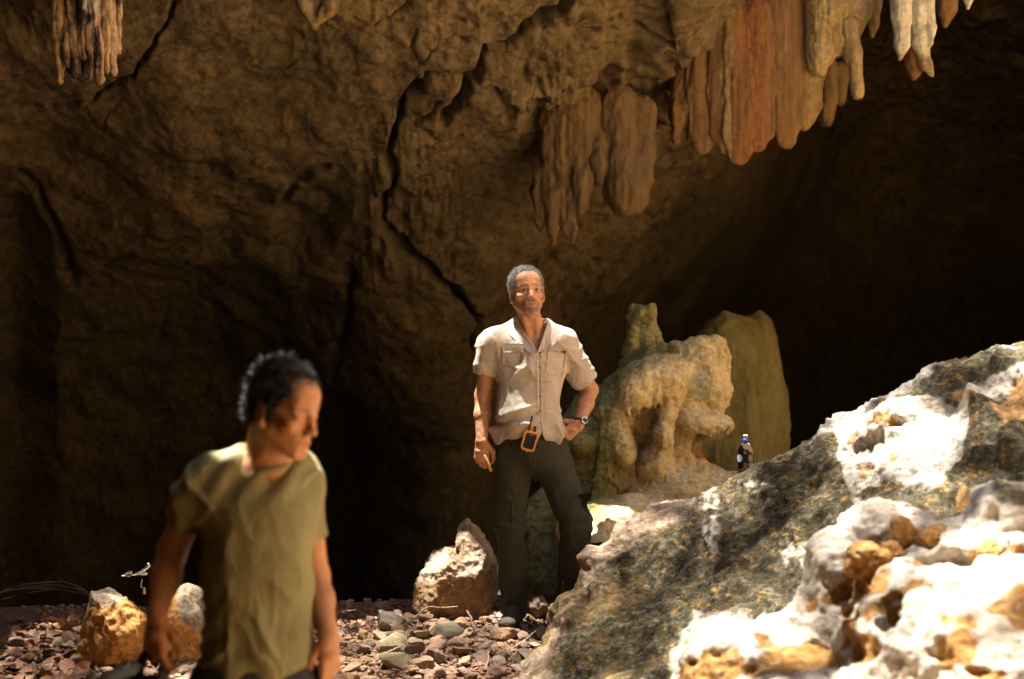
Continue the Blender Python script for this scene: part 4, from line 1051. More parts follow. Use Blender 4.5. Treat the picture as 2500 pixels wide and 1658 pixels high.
# ------------------------------------------------------------------ rubble: single stones, gravel, twigs, leaves
def on_floor(px, py):
    Y = 7.0
    for _ in range(6):
        p = P(px, py, Y); z = float(floor_z(p[0], p[1]))
        Y = (CAMZ - z) * FPX / (py - 829.0)
    return P(px, py, Y)

def stone_proto(seed, sub=3, squash=0.7):
    V, F = icosph(sub); r = np.random.default_rng(seed)
    for _ in range(11):
        n = r.normal(size=3); n /= np.linalg.norm(n); dd = r.uniform(0.45, 0.80)
        V = V - np.maximum(0, V @ n - dd)[:, None] * n * 0.97
    V = V * 1.3 * (1 + 0.14 * fbm(V + seed, 2.4, 3, seed % 50) + 0.035 * fbm(V + seed, 7, 3, seed % 40))[:, None] * np.array([1, r.uniform(.7, .95), r.uniform(squash - .12, squash + .1)])
    return rawmesh('stone', V, F, False, None, M_stone)
protos = [stone_proto(500 + i) for i in range(16)]
placed = []
def stone(x, y, r, name='stone', label=None, group=None, me=None, mat=None, sink=0.35, zrot=None, cat='stone'):
    o = bpy.data.objects.new(name, me or protos[RNG.integers(len(protos))]); COL.objects.link(o)
    o.location = (x, y, float(floor_z(x, y)) + r * sink)
    o.rotation_euler = (RNG.uniform(-.35, .35), RNG.uniform(-.35, .35), RNG.uniform(0, 6.28) if zrot is None else zrot)
    s_ = r * RNG.uniform(.85, 1.15)
    o.scale = (s_ * RNG.uniform(1, 1.3), s_, s_ * RNG.uniform(.8, 1.0))
    placed.append((x, y, r)); return tag(o, label, cat, group)
big = [(1088, 1535, 42, 1, 'squat lichen grey stone in front of the pointed boulder'), (948, 1518, 54, 1, 'wide flat grey green stone at the back edge of the rubble'),
       (1232, 1540, 38, 0, 'largest brown wedge shaped stone in front of the boots of the standing man'), (955, 1562, 40, 1, 'olive slanting stone in the rubble in front of the flat grey green one'),
       (884, 1550, 28, 0, 'rounded pinkish stone in the rubble beside the forearm of the walking man'), (1034, 1548, 28, 1, 'pitted round grey stone in the rubble left of the squat lichen one'),
       (1010, 1600, 36, 0, 'long flat pinkish slab in the middle of the rubble'), (1180, 1605, 30, 0, 'knobbly ochre stone beside the pale upright stick'), (960, 1622, 40, 1, 'slanting greenish slab at the lower middle of the rubble'),
       (1060, 1625, 30, 0, 'stepped brown stone between the greenish slab and the dark egg shaped stone'), (1046, 1628, 20, 0, 'dark egg shaped stone low in the rubble'), (860, 1630, 26, 0, 'angular pink stone low in the rubble next to the hanging hand'),
       (1120, 1625, 28, 1, 'upright yellowish stone left of the pale upright stick'), (1290, 1600, 28, 1, 'olive stone tucked against the foot of the outcrop')]
for a, b, rp, li, lab in big:
    p = on_floor(a, b + rp * 0.35); r = rp * .82 * p[1] / FPX
    me = None
    if li:
        me = protos[(a + b) % 16].copy(); me.materials.clear(); me.materials.append(M_olive)
    stone(p[0], p[1], r, 'stone', lab, 'loose stones of the rubble', me, sink=0.3)
sizes = sorted(0.009 + 0.034 * RNG.power(0.42, 1500) ** 1.5, reverse=True)
n_ind = 0
pebV, pebF = icosph(1); smallV = []; smallF = []; off = 0
def small_stone(x, y, r):
    global off
    q = pebV * (1 + 0.25 * RNG.normal(size=(len(pebV), 1)) * .6) * np.array([1.2, 1, .7]) * r
    a = RNG.uniform(0, 360); q = q @ rz(a).T @ rx(RNG.uniform(-25, 25)).T + np.array([x, y, float(floor_z(x, y)) + .3 * r])
    smallV.append(q); smallF.append(pebF + off); off += len(q)
for r in sizes:
    for _ in range(12):
        y = RNG.uniform(6.35, 7.95); x = RNG.uniform(-1.25, 0.38) if RNG.random() < .8 else RNG.uniform(-2.6, -1.25)
        if x < -1.25 and r > .04: continue
        if y > 7.45 and RNG.random() < .5: continue
        if all((x - a) ** 2 + (y - b) ** 2 > (0.72 * (r + c)) ** 2 for a, b, c in placed):
            if n_ind < 255:
                if x < -1.25: stone(x, y, r, 'stone', 'loose stone among the dry leaves left of the orange boulders', 'loose stones among the leaves')
                else: stone(x, y, r, 'stone', 'pinkish brown loose stone in the rubble at the feet of the standing man', 'loose stones of the rubble')
                n_ind += 1
            else: small_stone(x, y, r); placed.append((x, y, r))
            break
xs_ = RNG.uniform(-1.35, .45, 5200); ys_ = RNG.uniform(6.3, 7.9, 5200)
for x, y in zip(xs_, ys_): small_stone(x, y, 0.0045 + 0.009 * RNG.random() ** 2)
xs_ = RNG.uniform(-2.7, -1.2, 900); ys_ = RNG.uniform(6.3, 8.2, 900)
for x, y in zip(xs_, ys_): small_stone(x, y, 0.005 + 0.012 * RNG.random() ** 2)
tag(obj('gravel', np.vstack(smallV), np.vstack(smallF), M_stone, smooth=False), 'fine gravel between the loose stones', kind='stuff')

def twig(pts, r, name='twig', label=None, group=None, mat=None, cat='twig'):
    q = []
    for (a, b, up) in pts:
        p = on_floor(a, b); q.append(p + np.array([0, 0, up]))
    q = np.array(q)
    t = np.linspace(0, len(q) - 1, 7 * (len(q) - 1) + 1)
    c = cr(q, t) + RNG.normal(size=(len(t), 3)) * r * .35
    V, F = tube(c, np.linspace(r, r * .55, len(c)), 6)
    o = obj(name, V, F, mat or M_twig, loc=c.mean(0)); return tag(o, label, cat, group)
# the bent dead branch leaning against the pointed boulder
branch = empty('dead_branch', on_floor(980, 1532), 'bent dead branch with a side shoot propped in the rubble before the pointed boulder', 'branch')
def wtube(name, pts, r0, r1, mat, parent=None, n=8):
    c = cr(np.array(pts), np.linspace(0, len(pts) - 1, 8 * (len(pts) - 1) + 1))
    V, F = tube(c, np.linspace(r0, r1, len(c)), n); return obj(name, V, F, mat, parent, loc=c[0])
wtube('stem', [P(972, 1536, 7.25), P(1010, 1510, 7.28), P(1044, 1483, 7.32), P(1075, 1484, 7.36), P(1118, 1481, 7.4)], .0062, .003, M_twig, branch)
wtube('shoot', [P(1074, 1483, 7.36), P(1079, 1470, 7.35), P(1083, 1460, 7.34)], .004, .0025, M_twig, branch)
tw = [([(1020, 1558, .03), (1060, 1552, .03), (1098, 1548, .03)], .006, 'long thin stick lying level in the middle of the rubble'),
      ([(1196, 1592, .05), (1192, 1620, .03), (1187, 1645, .02)], .008, 'short pale stick standing upright in the rubble'),
      ([(1258, 1595, .03), (1290, 1575, .04), (1318, 1552, .05)], .005, 'thin stick slanting up to the foot of the outcrop'),
      ([(918, 1640, .05), (950, 1622, .06), (985, 1600, .05)], .006, 'pale slanting stick over the greenish slab'),
      ([(838, 1508, .03), (870, 1502, .03), (905, 1496, .03)], .004, 'dark thin stick at the back edge of the rubble beside the hanging arm'),
      ([(820, 1640, .03), (835, 1655, .03), (850, 1672, .03)], .006, 'pale stick at the bottom edge of the rubble by the hand'),
      ([(1140, 1520, .06), (1150, 1535, .05), (1158, 1545, .02)], .006, 'forked grey root piece in front of the pointed boulder'),
      ([(925, 1520, .05), (940, 1535, .03), (946, 1545, .02)], .003, 'tiny upright twig in front of the wide flat stone')]
for pts, r, lab in tw: twig(pts, r, label=lab, group='twigs in the rubble')
for pts, r, lab in [([(160, 1478, .0), (168, 1500, .05), (182, 1528, .0)], .006, 'short pale stick leaning against the left orange boulder'),
                    ([(55, 1500, .03), (70, 1496, .03), (82, 1497, .03)], .007, 'yellowish stick lying in the dark at the far left')]:
    twig(pts, r, label=lab, group='twigs among the leaves')
# dry grass stems arching over the leaves
for i, (x0, y0, x1, y1, x2, y2) in enumerate([(232, 1458, 180, 1436, 10, 1440), (235, 1460, 150, 1420, 20, 1436), (228, 1456, 130, 1428, -30, 1452), (226, 1456, 170, 1424, 60, 1425), (225, 1455, 120, 1440, -20, 1470), (215, 1452, 165, 1425, 142, 1408)]):
    wtube('grass_stem', [P(x0, y0, 6.95), P(x1, y1, 7.0), P(x2, y2, 7.1)], .0022, .001, M_straw, n=5)
    tag(bpy.context.scene.objects[-1] if False else COL.objects[-1], 'thin dry grass stem arching left from the orange boulder in the dark', 'grass stem', 'dry grass stems at the far left')
# leaf litter
def leaf_mesh(seed):
    r = np.random.default_rng(seed); n = 7
    t = np.linspace(0, 1, n); wd = 0.36 * np.sin(np.pi * t ** 0.8) + 0.01
    cu = r.uniform(.15, .5); k = r.uniform(-.3, .3)
    V = []
    for i in range(n):
        for s_ in (-1, 0, 1):
            V.append((t[i] - .5, s_ * wd[i], abs(s_) * cu * wd[i] + k * (t[i] - .5) ** 2 * 2 + .05 * r.normal()))
    return rawmesh('leaf', np.array(V), grid_faces(n, 3), True, None, M_litter)
leafp = [leaf_mesh(i) for i in range(8)]
for i in range(120):
    a = RNG.uniform(-30, 205); b = RNG.uniform(1478, 1690)
    p = on_floor(a, b)
    o = bpy.data.objects.new('dry_leaf', leafp[i % 8]); COL.objects.link(o)
    o.location = (p[0], p[1], p[2] + .012); o.rotation_euler = (RNG.normal() * .45, RNG.normal() * .45, RNG.uniform(0, 6.28))
    s_ = RNG.uniform(.04, .11); o.scale = (s_, s_, s_)
    tag(o, 'curled reddish brown dry leaf in the litter left of the orange boulders', 'leaf', 'dry leaves at the lower left')
for i in range(14):
    a = RNG.uniform(820, 1280); b = RNG.uniform(1520, 1660); p = on_floor(a, b)
    o = bpy.data.objects.new('dry_leaf', leafp[i % 8]); COL.objects.link(o)
    o.location = (p[0], p[1], p[2] + .03); o.rotation_euler = (RNG.normal() * .4, RNG.normal() * .4, RNG.uniform(0, 6.28))
    s_ = RNG.uniform(.03, .055); o.scale = (s_, s_, s_)
    tag(o, 'small dry leaf fallen among the stones of the rubble', 'leaf', 'dry leaves on the rubble')

# ------------------------------------------------------------------ people: shared anatomy
def head(F, ctr, R, sc=1.0, older=True, lids=False):
    """A head sculpted in its own frame: face towards -y, up +z, origin between the ears at eye height."""
    F.frame(ctr, R, sc)
    F.ell((0, .016, .040), (.0765, .097, .083), .02)
    F.ell((0, -.028, -.025), (.060, .066, .085), .03)
    for s in (-1, 1):
        F.cone((s * .056, -.002, -.060), (s * .020, -.074, -.103), .016, .014, .03)
        F.ell((s * .047, -.062, -.028), (.019, .020, .014), .018)
        F.cone((s * .012, -.088, .021), (s * .046, -.070, .016), .0095, .009, .012)
    F.ell((0, -.080, -.106), (.020, .016, .015), .018)
    F.ell((0, -.062, .052), (.052, .030, .036), .03)
    for s in (-1, 1):
        F.ell((s * .031, -.101, -.002), (.019, .017, .013), .012, op='s')
        F.cone((s * .020, -.079, .0055), (s * .042, -.073, .004), .0075, .0065, .004)
        F.cone((s * .021, -.080, -.0085), (s * .041, -.074, -.0085), .006, .005, .005)
    if lids:
        for s in (-1, 1): F.ell((s * .031, -.078, -.001), (.0165, .0095, .0105), .005)
    F.cone((0, -.090, .010), (0, -.110, -.036), .0085, .0125, .012)
    for s in (-1, 1): F.ell((s * .0125, -.099, -.041), (.0085, .0105, .0085), .006)
    for s in (-1, 1): F.ell((s * .007, -.106, -.0495), (.0042, .005, .004), .003, op='s')
    F.ell((0, -.080, -.068), (.032, .017, .022), .02)
    F.cone((-.020, -.088, -.0665), (.020, -.088, -.0665), .0055, .0055, .006); F.ell((0, -.093, -.066), (.012, .007, .005), .005)
    F.cone((-.018, -.088, -.0775), (.018, -.088, -.0775), .006, .006, .006); F.ell((0, -.092, -.0775), (.012, .007, .006), .005)
    F.cone((-.026, -.096, -.0722), (.026, -.096, -.0722), .0022, .0022, .003, op='s')
    if older:
        for s in (-1, 1):
            F.cone((s * .020, -.099, -.040), (s * .033, -.088, -.072), .003, .003, .006, op='s')
    for s in (-1, 1):
        er = rz(s * 22)
        F.ell((s * .079, .014, -.014), (.008, .020, .033), .006, er)
        F.ell((s * .086, .010, -.012), (.006, .012, .021), .006, er, op='s')
        F.ell((s * .078, .004, -.042), (.007, .009, .010), .005)
    F.frame()

def hand(F, w, d, n, th, curl, L=0.19, thumb=None, spread=1.0):
    """w wrist, d towards the fingers, n the back of the hand, th towards the thumb side."""
    d = d / np.linalg.norm(d); n = n - d * (n @ d); n /= np.linalg.norm(n); t = np.cross(d, n)
    if t @ th < 0: t = -t
    q = L / 0.19
    kn = []
    for i, (s, ln) in enumerate(((.029, .092), (.010, .096), (-.010, .092), (-.028, .084))):
        k = w + d * ln * q + t * s * q * spread; kn.append(k)
        F.cone(w + t * s * .55 * q, k, .0155 * q, .0125 * q, .014)
    F.ell(w + d * .048 * q, (.028 * q, .028 * q, .016 * q), .012)
    for i, (l0, l1, l2) in enumerate(((.044, .026, .021), (.049, .030, .022), (.045, .028, .022), (.035, .021, .019))):
        a = 0; p = kn[i] + n * .002
        rr = (.0098, .0088, .0080, .0066) if i < 3 else (.0086, .0076, .007, .006)
        for j, l in enumerate((l0, l1, l2)):
            a += math.radians(curl[i][j]); dd = d * math.cos(a) - n * math.sin(a)
            p2 = p + dd * l * q
            F.cone(p, p2, rr[j] * q, rr[j + 1] * q, .0045); p = p2
    if thumb is None: thumb = [(.022, .026, -.008), (.052, .048, -.020), (.080, .050, -.034), (.100, .044, -.044)]
    pts = [w + d * a * q + t * b * q + n * c * q for a, b, c in thumb]
    F.chain(pts, [.0145 * q, .0120 * q, .0105 * q, .0075 * q], .008)
    return kn

def hair_shell(F_lo, F_hi, ctr, R, sc, thick, front, seed, amp, freq, mat, parent, strands, slen, back=True, h=0.0035, curl=0.0, jitter=0.5):
    F = Field(F_lo, F_hi, h); F.frame(ctr, R, sc)
    F.ell((0, .017, .042), (.0775 + thick[0], .099 + thick[1], .084 + thick[2]), .0)
    if back:
        F.ell((0, .045, -.015), (.068, .066, .075), .02)
        for s in (-1, 1): F.ell((s * .071, -.008, -.002), (.010, .022, .040), .01)
    F.ell(front[0], front[1], .012, op='s')
    for s in (-1, 1):
        F.ell((s * .085, .014, -.020), (.022, .027, .038), .006, op='s')
        F.ell((s * .07, -.075, -.03), (.05, .06, .06), .01, op='s')
    F.ell((0, -.02, -.10), (.15, .12, .065), .01, op='s')
    F.ell((0, .10, -.125), (.15, .12, .06), .01, op='s')
    F.frame()
    V, Q = F.mesh(1); N = normals(V, Q)
    d = amp * (fbm(V, freq, 3, seed) + 0.8 * ridged(V, freq * 1.3, 2, seed + 3) - .4)
    V = V + N * d[:, None]; N = normals(V, Q)
    # short locks that break up the outline
    r = np.random.default_rng(seed)
    sel = r.integers(0, len(V), strands)
    LV = []; LF = []; o = len(V)
    for i in sel:
        p = V[i]; n = N[i] + r.normal(size=3) * jitter; n /= np.linalg.norm(n)
        s_ = np.cross(n, r.normal(size=3)); s_ /= np.linalg.norm(s_) + 1e-9
        l = slen * r.uniform(.5, 1.3); wd = .0011
        g = np.cross(n, s_)
        a = p - n * .003; b = p + n * l * .55 + g * curl * l * .5; c = p + n * l * (1 - .4 * curl) + g * curl * l * 1.2
        LV += [a - s_ * wd, a + s_ * wd, b + s_ * wd, b - s_ * wd, c]
        LF += [(o, o + 1, o + 2, o + 3), (o + 3, o + 2, o + 4)]; o += 5
    Vt = np.vstack([V, np.array(LV)])
    return obj('hair', Vt, [tuple(q) for q in Q] + LF, mat, parent)

def face_mask(V, ctr, R, sc, beard, brow=1.0):
    q = (V - ctr) @ R / sc
    x, y, z = q[:, 0], q[:, 1], q[:, 2]
    fr = sstep(-.02, -.05, y) * (np.hypot(x, z + .03) < .16)
    n = fbm(q, 160, 2, 5)
    m = np.zeros(len(V))
    ax = np.abs(x)
    if beard:
        mu = np.exp(-((z + .056) / .0065) ** 2) * sstep(.034, .022, ax) * (y < -.06)
        go = np.exp(-((z + .098) / .014) ** 2) * sstep(.034, .018, ax) * (y < -.04)
        si = np.exp(-((ax - .031) / .006) ** 2) * sstep(-.052, -.062, z) * sstep(-.110, -.095, z) * (y < -.05)
        st = 0.16 * sstep(-.045, -.075, z) * sstep(-.135, -.115, z) * (y < .03)
        m = np.maximum.reduce([1.8 * mu, 1.7 * go, 1.4 * si, 2.6 * st]) * beard * np.clip(.8 + .5 * fbm(q, 60, 2, 8), 0, 1)
        m *= 1 - np.exp(-((z + .072) / .008) ** 2) * sstep(.026, .018, ax)
    b = brow * np.exp(-((z - .0215 + .25 * np.maximum(ax - .034, 0)) / .0048) ** 2) * sstep(.010, .016, ax) * sstep(.056, .046, ax) * (y < -.05)
    m = np.maximum(m, 0.9 * b)
    lips = np.exp(-((z + .0722) / .0095) ** 2) * sstep(.026, .018, ax) * (y < -.07)
    red = np.maximum.reduce([0.8 * lips, 0.35 * np.exp(-((x) ** 2 + (z + .03) ** 2) / .018 ** 2) * (y < -.08), 0.25 * np.exp(-((ax - .045) ** 2 + (z + .03) ** 2) / .02 ** 2) * (y < -.03)])
    dark = 0.8 * np.exp(-((z + .0722) / .0016) ** 2) * sstep(.026, .02, ax) * (y < -.07)
    lash = 0.75 * np.exp(-(((z - .0005) / .0022) ** 2)) * sstep(.017, .021, ax) * sstep(.046, .041, ax) * (y < -.06)
    return np.stack([np.clip(m, 0, 1), np.clip(red, 0, 1), np.clip(np.maximum(dark, 0 * lash), 0, 1)], 1)

def eyes(ctr, R, sc, parent, look=(0, -1, 0)):
    V0, F0 = icosph(3)
    for s in (-1, 1):
        e = ctr + R @ (np.array([s * .031, -.0760, -.0015]) * sc)
        o = obj('eye', V0 * .0120 * sc + e, F0, M_eyew, parent, loc=e)
        g = R @ np.array(look, float); g /= np.linalg.norm(g)
        a = np.cross(g, [0, 0, 1]); a /= np.linalg.norm(a); b = np.cross(a, g)
        n = 14; Vi = [e + g * .0126 * sc]
        for rr_, dd in ((.003, .0125), (.0056, .0112)):
            for j in range(n):
                t = 2 * math.pi * j / n; Vi.append(e + sc * (g * dd + rr_ * (a * math.cos(t) + b * math.sin(t))))
        Fi = [(0, 1 + j, 1 + (j + 1) % n) for j in range(n)] + [(1 + j, 1 + n + j, 1 + n + (j + 1) % n, 1 + (j + 1) % n) for j in range(n)]
        obj('iris', np.array(Vi), Fi, M_iris, o)

def bvh_of(V, Q): return BVHTree.FromPolygons([tuple(v) for v in V], [tuple(int(i) for i in q) for q in Q])

def patch(bvh, poly, du, off, thick, ydir=1.0, y0=0.0, res=7):
    """A piece of cloth that lies on a garment: a quad given in x, z, laid on the surface by casting along y."""
    (a, b, c, d) = [np.array(p, float) for p in poly]
    V = []; hit = []
    for i in range(res):
        for j in range(res):
            u, v = i / (res - 1), j / (res - 1)
            p = (a * (1 - u) + b * u) * (1 - v) + (d * (1 - u) + c * u) * v
            h = bvh.ray_cast(Vector((p[0], y0, p[1])), Vector((0, ydir, 0)))
            yy = h[0].y if h[0] is not None else None
            V.append([p[0], yy, p[1]])
    ys_ = [v[1] for v in V if v[1] is not None]
    md = float(np.median(ys_)) if ys_ else y0 + 1
    for v in V:
        if v[1] is None or abs(v[1] - md) > .12: v[1] = md
    V = np.array(V, float); n = res * res
    Y = V[:, 1].reshape(res, res)
    for _ in range(1):
        Y[1:-1, 1:-1] = 0.5 * Y[1:-1, 1:-1] + 0.125 * (Y[:-2, 1:-1] + Y[2:, 1:-1] + Y[1:-1, :-2] + Y[1:-1, 2:])
    V[:, 1] = Y.ravel()
    A = V - [0, off + thick, 0]; B = V + [0, .002, 0]
    F = [tuple(f) for f in grid_faces(res, res)]
    F2 = [tuple(int(i) + n for i in f[::-1]) for f in F]
    rim = [i * res for i in range(res)] + [(res - 1) * res + j for j in range(1, res)] + [i * res + res - 1 for i in range(res - 2, -1, -1)] + [j for j in range(res - 2, 0, -1)]
    F3 = [(rim[k], rim[(k + 1) % len(rim)], rim[(k + 1) % len(rim)] + n, rim[k] + n) for k in range(len(rim))]
    return np.vstack([A, B]), [tuple(int(i) for i in f) for f in F + F2 + F3]

# ------------------------------------------------------------------ the standing man
Y1 = 7.4
m1 = lambda px, py, dy=0.0: P(px, py, Y1 + dy)
s1 = Y1 / FPX
man = empty('person', (0.1, Y1, float(floor_z(0.1, Y1))), 'grey haired man in a tan shirt standing with one hand on his hip', 'person')
H1 = m1(1286, 714, -.01); R1 = ry(-3) @ rz(11) @ rx(-7); SC1 = 1.075
elL, wrL = m1(1179, 968, .05), m1(1176, 1078, -.03)
elR, wrR = m1(1440, 952, .13), m1(1414, 1036, -.01)
shL, shR = m1(1196, 846, .02), m1(1386, 850, .03)
F_ = Field((-0.30, 7.10, 0.72), (0.48, 7.72, 1.92), 0.0032)
head(F_, H1, R1, SC1)
F_.cone(H1 + R1 @ np.array([0, .022, -.055]), m1(1300, 812, .03), .056, .062, .03)
F_.cone(m1(1296, 800, .03), m1(1296, 850, .02), .062, .085, .04)
for sx in (-1, 1): F_.cone(H1 + R1 @ np.array([sx * .045, .01, -.07]), m1(1302 + sx * 10, 822, -.05), .012, .010, .02)   # neck cords
F_.cone(m1(1230, 842, .02), m1(1362, 846, .02), .062, .062, .04)
F_.ell(m1(1295, 890, .0), (.165, .098, .15), .04)
F_.cone(shL, elL, .052, .041, .03); F_.chain([elL, elL * .6 + wrL * .4, wrL], [.042, .0415, .0285], .02)
F_.cone(shR, elR, .052, .042, .03); F_.chain([elR, elR * .6 + wrR * .4, wrR], [.043, .0415, .029], .02)
curlL = [(38, 52, 30), (46, 58, 34), (50, 60, 34), (54, 60, 34)]
hand(F_, wrL, np.array([-.02, -.06, -1.]), np.array([-.25, -1, .0]), np.array([1., 0, 0]), curlL, .196, thumb=[(.020, .030, -.006), (.052, .056, -.012), (.086, .058, -.030), (.108, .044, -.046)])
curlR = [(20, 25, 15), (26, 30, 18), (30, 34, 20), (34, 36, 20)]
hand(F_, wrR, np.array([-.80, -.05, -.62]), np.array([.35, -.75, -.35]), np.array([-.3, 0, 1.]), curlR, .188, spread=1.15, thumb=[(.020, .030, -.012), (.046, .050, -.03), (.07, .056, -.05), (.09, .052, -.066)])
V, Q = F_.mesh(1)
V = V + normals(V, Q) * (0.0012 * fbm(V, 40, 3, 400))[:, None]
q = (V - H1) @ R1 / SC1
wr = np.exp(-(((q[:, 2] - .055 + .012 * np.cos(q[:, 0] * 40)) % .011 - .0055) / .0014) ** 2) * sstep(.03, .04, q[:, 2]) * sstep(.075, .06, q[:, 2]) * sstep(.06, .045, np.abs(q[:, 0])) * (q[:, 1] < -.05)
V = V - normals(V, Q) * (0.0014 * wr)[:, None]
mk = face_mask(V, H1, R1, SC1, 1.0)
armh = 0.30 * np.clip(fbm(V, 90, 2, 402) + .3, 0, 1) * ((V[:, 2] < 1.32) & (V[:, 2] > .95) & (np.abs(V[:, 0] - .1) > .17))
chest = 0.5 * np.clip(fbm(V, 80, 2, 404) + .3, 0, 1) * ((V[:, 2] < 1.50) & (V[:, 2] > 1.38) & (np.abs(V[:, 0] - .12) < .06))
mk[:, 0] = np.maximum.reduce([mk[:, 0], armh, chest])
body1 = obj('body', V, Q, M_skin1, man, col=mk)
eyes(H1, R1, SC1, man, (0.05, -1, 0.05))
hair_shell(H1 - .17, H1 + .19, H1, R1, SC1, (.006, .004, .010), ((0, -.116, .013), (.060, .064, .056)), 41, .0028, 60, M_hair1, man, 4200, .009)
# spectacles
gl = []
for s in (-1, 1):
    c = H1 + R1 @ (np.array([s * .032, -.106, -.005]) * SC1); pts = []
    for j in range(25):
        t = 2 * math.pi * j / 24
        pts.append(c + R1 @ (np.array([.022 * math.copysign(abs(math.cos(t)) ** .7, math.cos(t)), .004 * (math.cos(t) * s), .0145 * math.copysign(abs(math.sin(t)) ** .7, math.sin(t))]) * SC1))
    gl.append(tube(pts, .0010, 6, False))
    gl.append(tube([c + R1 @ np.array([s * .023, .002, .004]), H1 + R1 @ np.array([s * .079, -.05, .004]), H1 + R1 @ np.array([s * .086, .012, .0])], .0009, 6))
gl.append(tube([H1 + R1 @ np.array([-.0105, -.111, .0]), H1 + R1 @ np.array([0, -.114, .003]), H1 + R1 @ np.array([.0105, -.111, .0])], .0009, 6))
Vg, Fg = join(*gl)
spec = obj('spectacles', Vg, Fg, M_frame, man)

# shirt
def folds(V, N, seed, dirs, amp, freq):
    d = 0
    for i, (ax, st, a, fq) in enumerate(dirs):
        ax = np.array(ax, float); ax /= np.linalg.norm(ax)
        b = np.cross(ax, [0, 1, 0.01]); b /= np.linalg.norm(b); c = np.cross(ax, b)
        q = np.stack([V @ ax / st, V @ b, V @ c * .6], 1)
        q = q + 0.025 * np.stack([vn(V * 9, seed + 60 + i), vn(V * 9, seed + 70 + i), vn(V * 9, seed + 80 + i)], 1)
        d = d + 1.35 * a * (0.7 - 1.9 * np.abs(vn(q * fq, seed + i)) ** .9) * sstep(-.45, .3, vn(V * 5.5, seed + 90 + i))
    return d
F_ = Field((-0.32, 7.12, 0.86), (0.50, 7.74, 1.72), 0.0042)
F_.cone(m1(1212, 838, .02), m1(1372, 842, .02), .076, .076, .05)
F_.cone(m1(1268, 800, .04), m1(1225, 832, .02), .05, .06, .05); F_.cone(m1(1330, 802, .04), m1(1362, 834, .02), .05, .06, .05)
F_.ell(m1(1295, 893, .0), (.186, .118, .185), .05)
F_.ell(m1(1290, 985, -.005), (.166, .128, .19), .05)
F_.ell(m1(1296, 1055, -.005), (.192, .134, .125), .05)
F_.ell(m1(1268, 1010, -.07), (.10, .07, .08), .06)
for a, b, r0, r1 in ((shL + np.array([.01, 0, .01]), m1(1186, 914, .035), .076, .064), (shR + np.array([-.01, 0, .01]), m1(1428, 934, .10), .076, .066)):
    F_.cone(a, b, r0, r1, .035, capb=0.0)
    dn = (b - a) / np.linalg.norm(b - a)
    F_.cone(b - dn * .03, b + dn * .04, r1 - .007, r1 - .006, .003, op='s', capa=0.0)
def hem(x, y, z):
    ppx = 1250 + x / s1
    hp = np.interp(ppx, [1180, 1205, 1240, 1275, 1300, 1312, 1318, 1324, 1332, 1350, 1372, 1395, 1420], [1092, 1086, 1072, 1062, 1068, 1076, 1078, 1066, 1078, 1085, 1092, 1082, 1078])
    return (CAMZ - (hp - 829) * s1) - z
F_.func(lambda x, y, z: hem(x, y, z), (-.32, 7.12, .86), (.5, 7.74, 1.12), 0.004, 's') if False else None
sl = np.maximum(F_.f, hem((F_.lo[0] + F_.h * np.arange(F_.n[0]))[:, None, None], 0, (F_.lo[2] + F_.h * np.arange(F_.n[2]))[None, None, :]).astype(np.float32))
F_.f = sl
# open front: a split at the hem and the open neck
xg = (F_.lo[0] + F_.h * np.arange(F_.n[0]))[:, None, None]; yg = (F_.lo[1] + F_.h * np.arange(F_.n[1]))[None, :, None]; zg = (F_.lo[2] + F_.h * np.arange(F_.n[2]))[None, None, :]
pz = 829 + (CAMZ - zg) / s1; pxg = 1250 + xg / s1
split = np.where((pz > 1036) & (yg < 7.38), np.abs(pxg - (1319 + (pz - 1036) * .05)) - (pz - 1036) * .16, 50) * s1
neck = np.where((pz < 866) & (yg < 7.40), np.abs(pxg - (1316 - (866 - pz) * .14)) - (866 - pz) * .52, 50) * s1
F_.f = np.maximum(F_.f, -np.minimum(split, neck)).astype(np.float32)
F_.cone(m1(1300, 826, .03), m1(1298, 770, .03), .062, .068, .008, 's')
V, Q = F_.mesh(2); N = normals(V, Q)
d = folds(V, N, 420, [((.8, 0, .55), 3.4, .0085, 13), ((-.55, 0, .8), 3.2, .0085, 15), ((.2, 0, 1), 3.5, .006, 19), ((1, 0, .12), 4, .0080, 16)], 0, 0)
px, py = proj(V)
low_ = sstep(985, 1050, py)
d = d * (0.75 + 0.6 * low_) + 0.012 * np.exp(-((py - 1040 - 0.22 * (1250 - px)) / 9) ** 2) * (px < 1318) - 0.010 * np.exp(-((py - 1026 - 0.25 * (1250 - px)) / 7) ** 2) * (px < 1318) + 0.008 * np.exp(-((py - 1004 + 0.33 * (px - 1255)) / 7) ** 2) * (px < 1316) * (px > 1232)
d += 0.004 * ridged(V, 14, 2, 432, stretch=(1, 1, .3)) * (px > 1330) * (py > 880)
fr = (V[:, 1] < 7.45)
d -= 0.006 * np.exp(-((px - 1316 - (py - 866) * .012) / 2.2) ** 2) * (py > 866) * (py < 1040) * fr
Vs = V + N * d[:, None]
shirt = obj('shirt', Vs, Q, M_shirt1, man)
bv = bvh_of(Vs, Q)
def wpx(px, py): p = m1(px, py); return (p[0], p[2])
def put(name, quad, off, th, mat, par, res=7, y0=6.9, lab=None):
    V_, F_2 = patch(bv, [wpx(*a) for a in quad], 0, off, th, 1.0, y0, res)
    o = obj(name, V_, F_2, mat, par)
    if lab: o['label'] = lab
    return o
put('placket', [(1309, 868), (1323, 868), (1326, 1034), (1312, 1034)], .001, .0015, M_shirt1, shirt, 15)
put('pocket', [(1230, 846), (1276, 850), (1272, 898), (1228, 890)], .0005, .0015, M_shirt1, shirt)
put('pocket_flap', [(1228, 838), (1278, 840), (1276, 858), (1228, 860)], .004, .0015, M_shirt1, shirt)
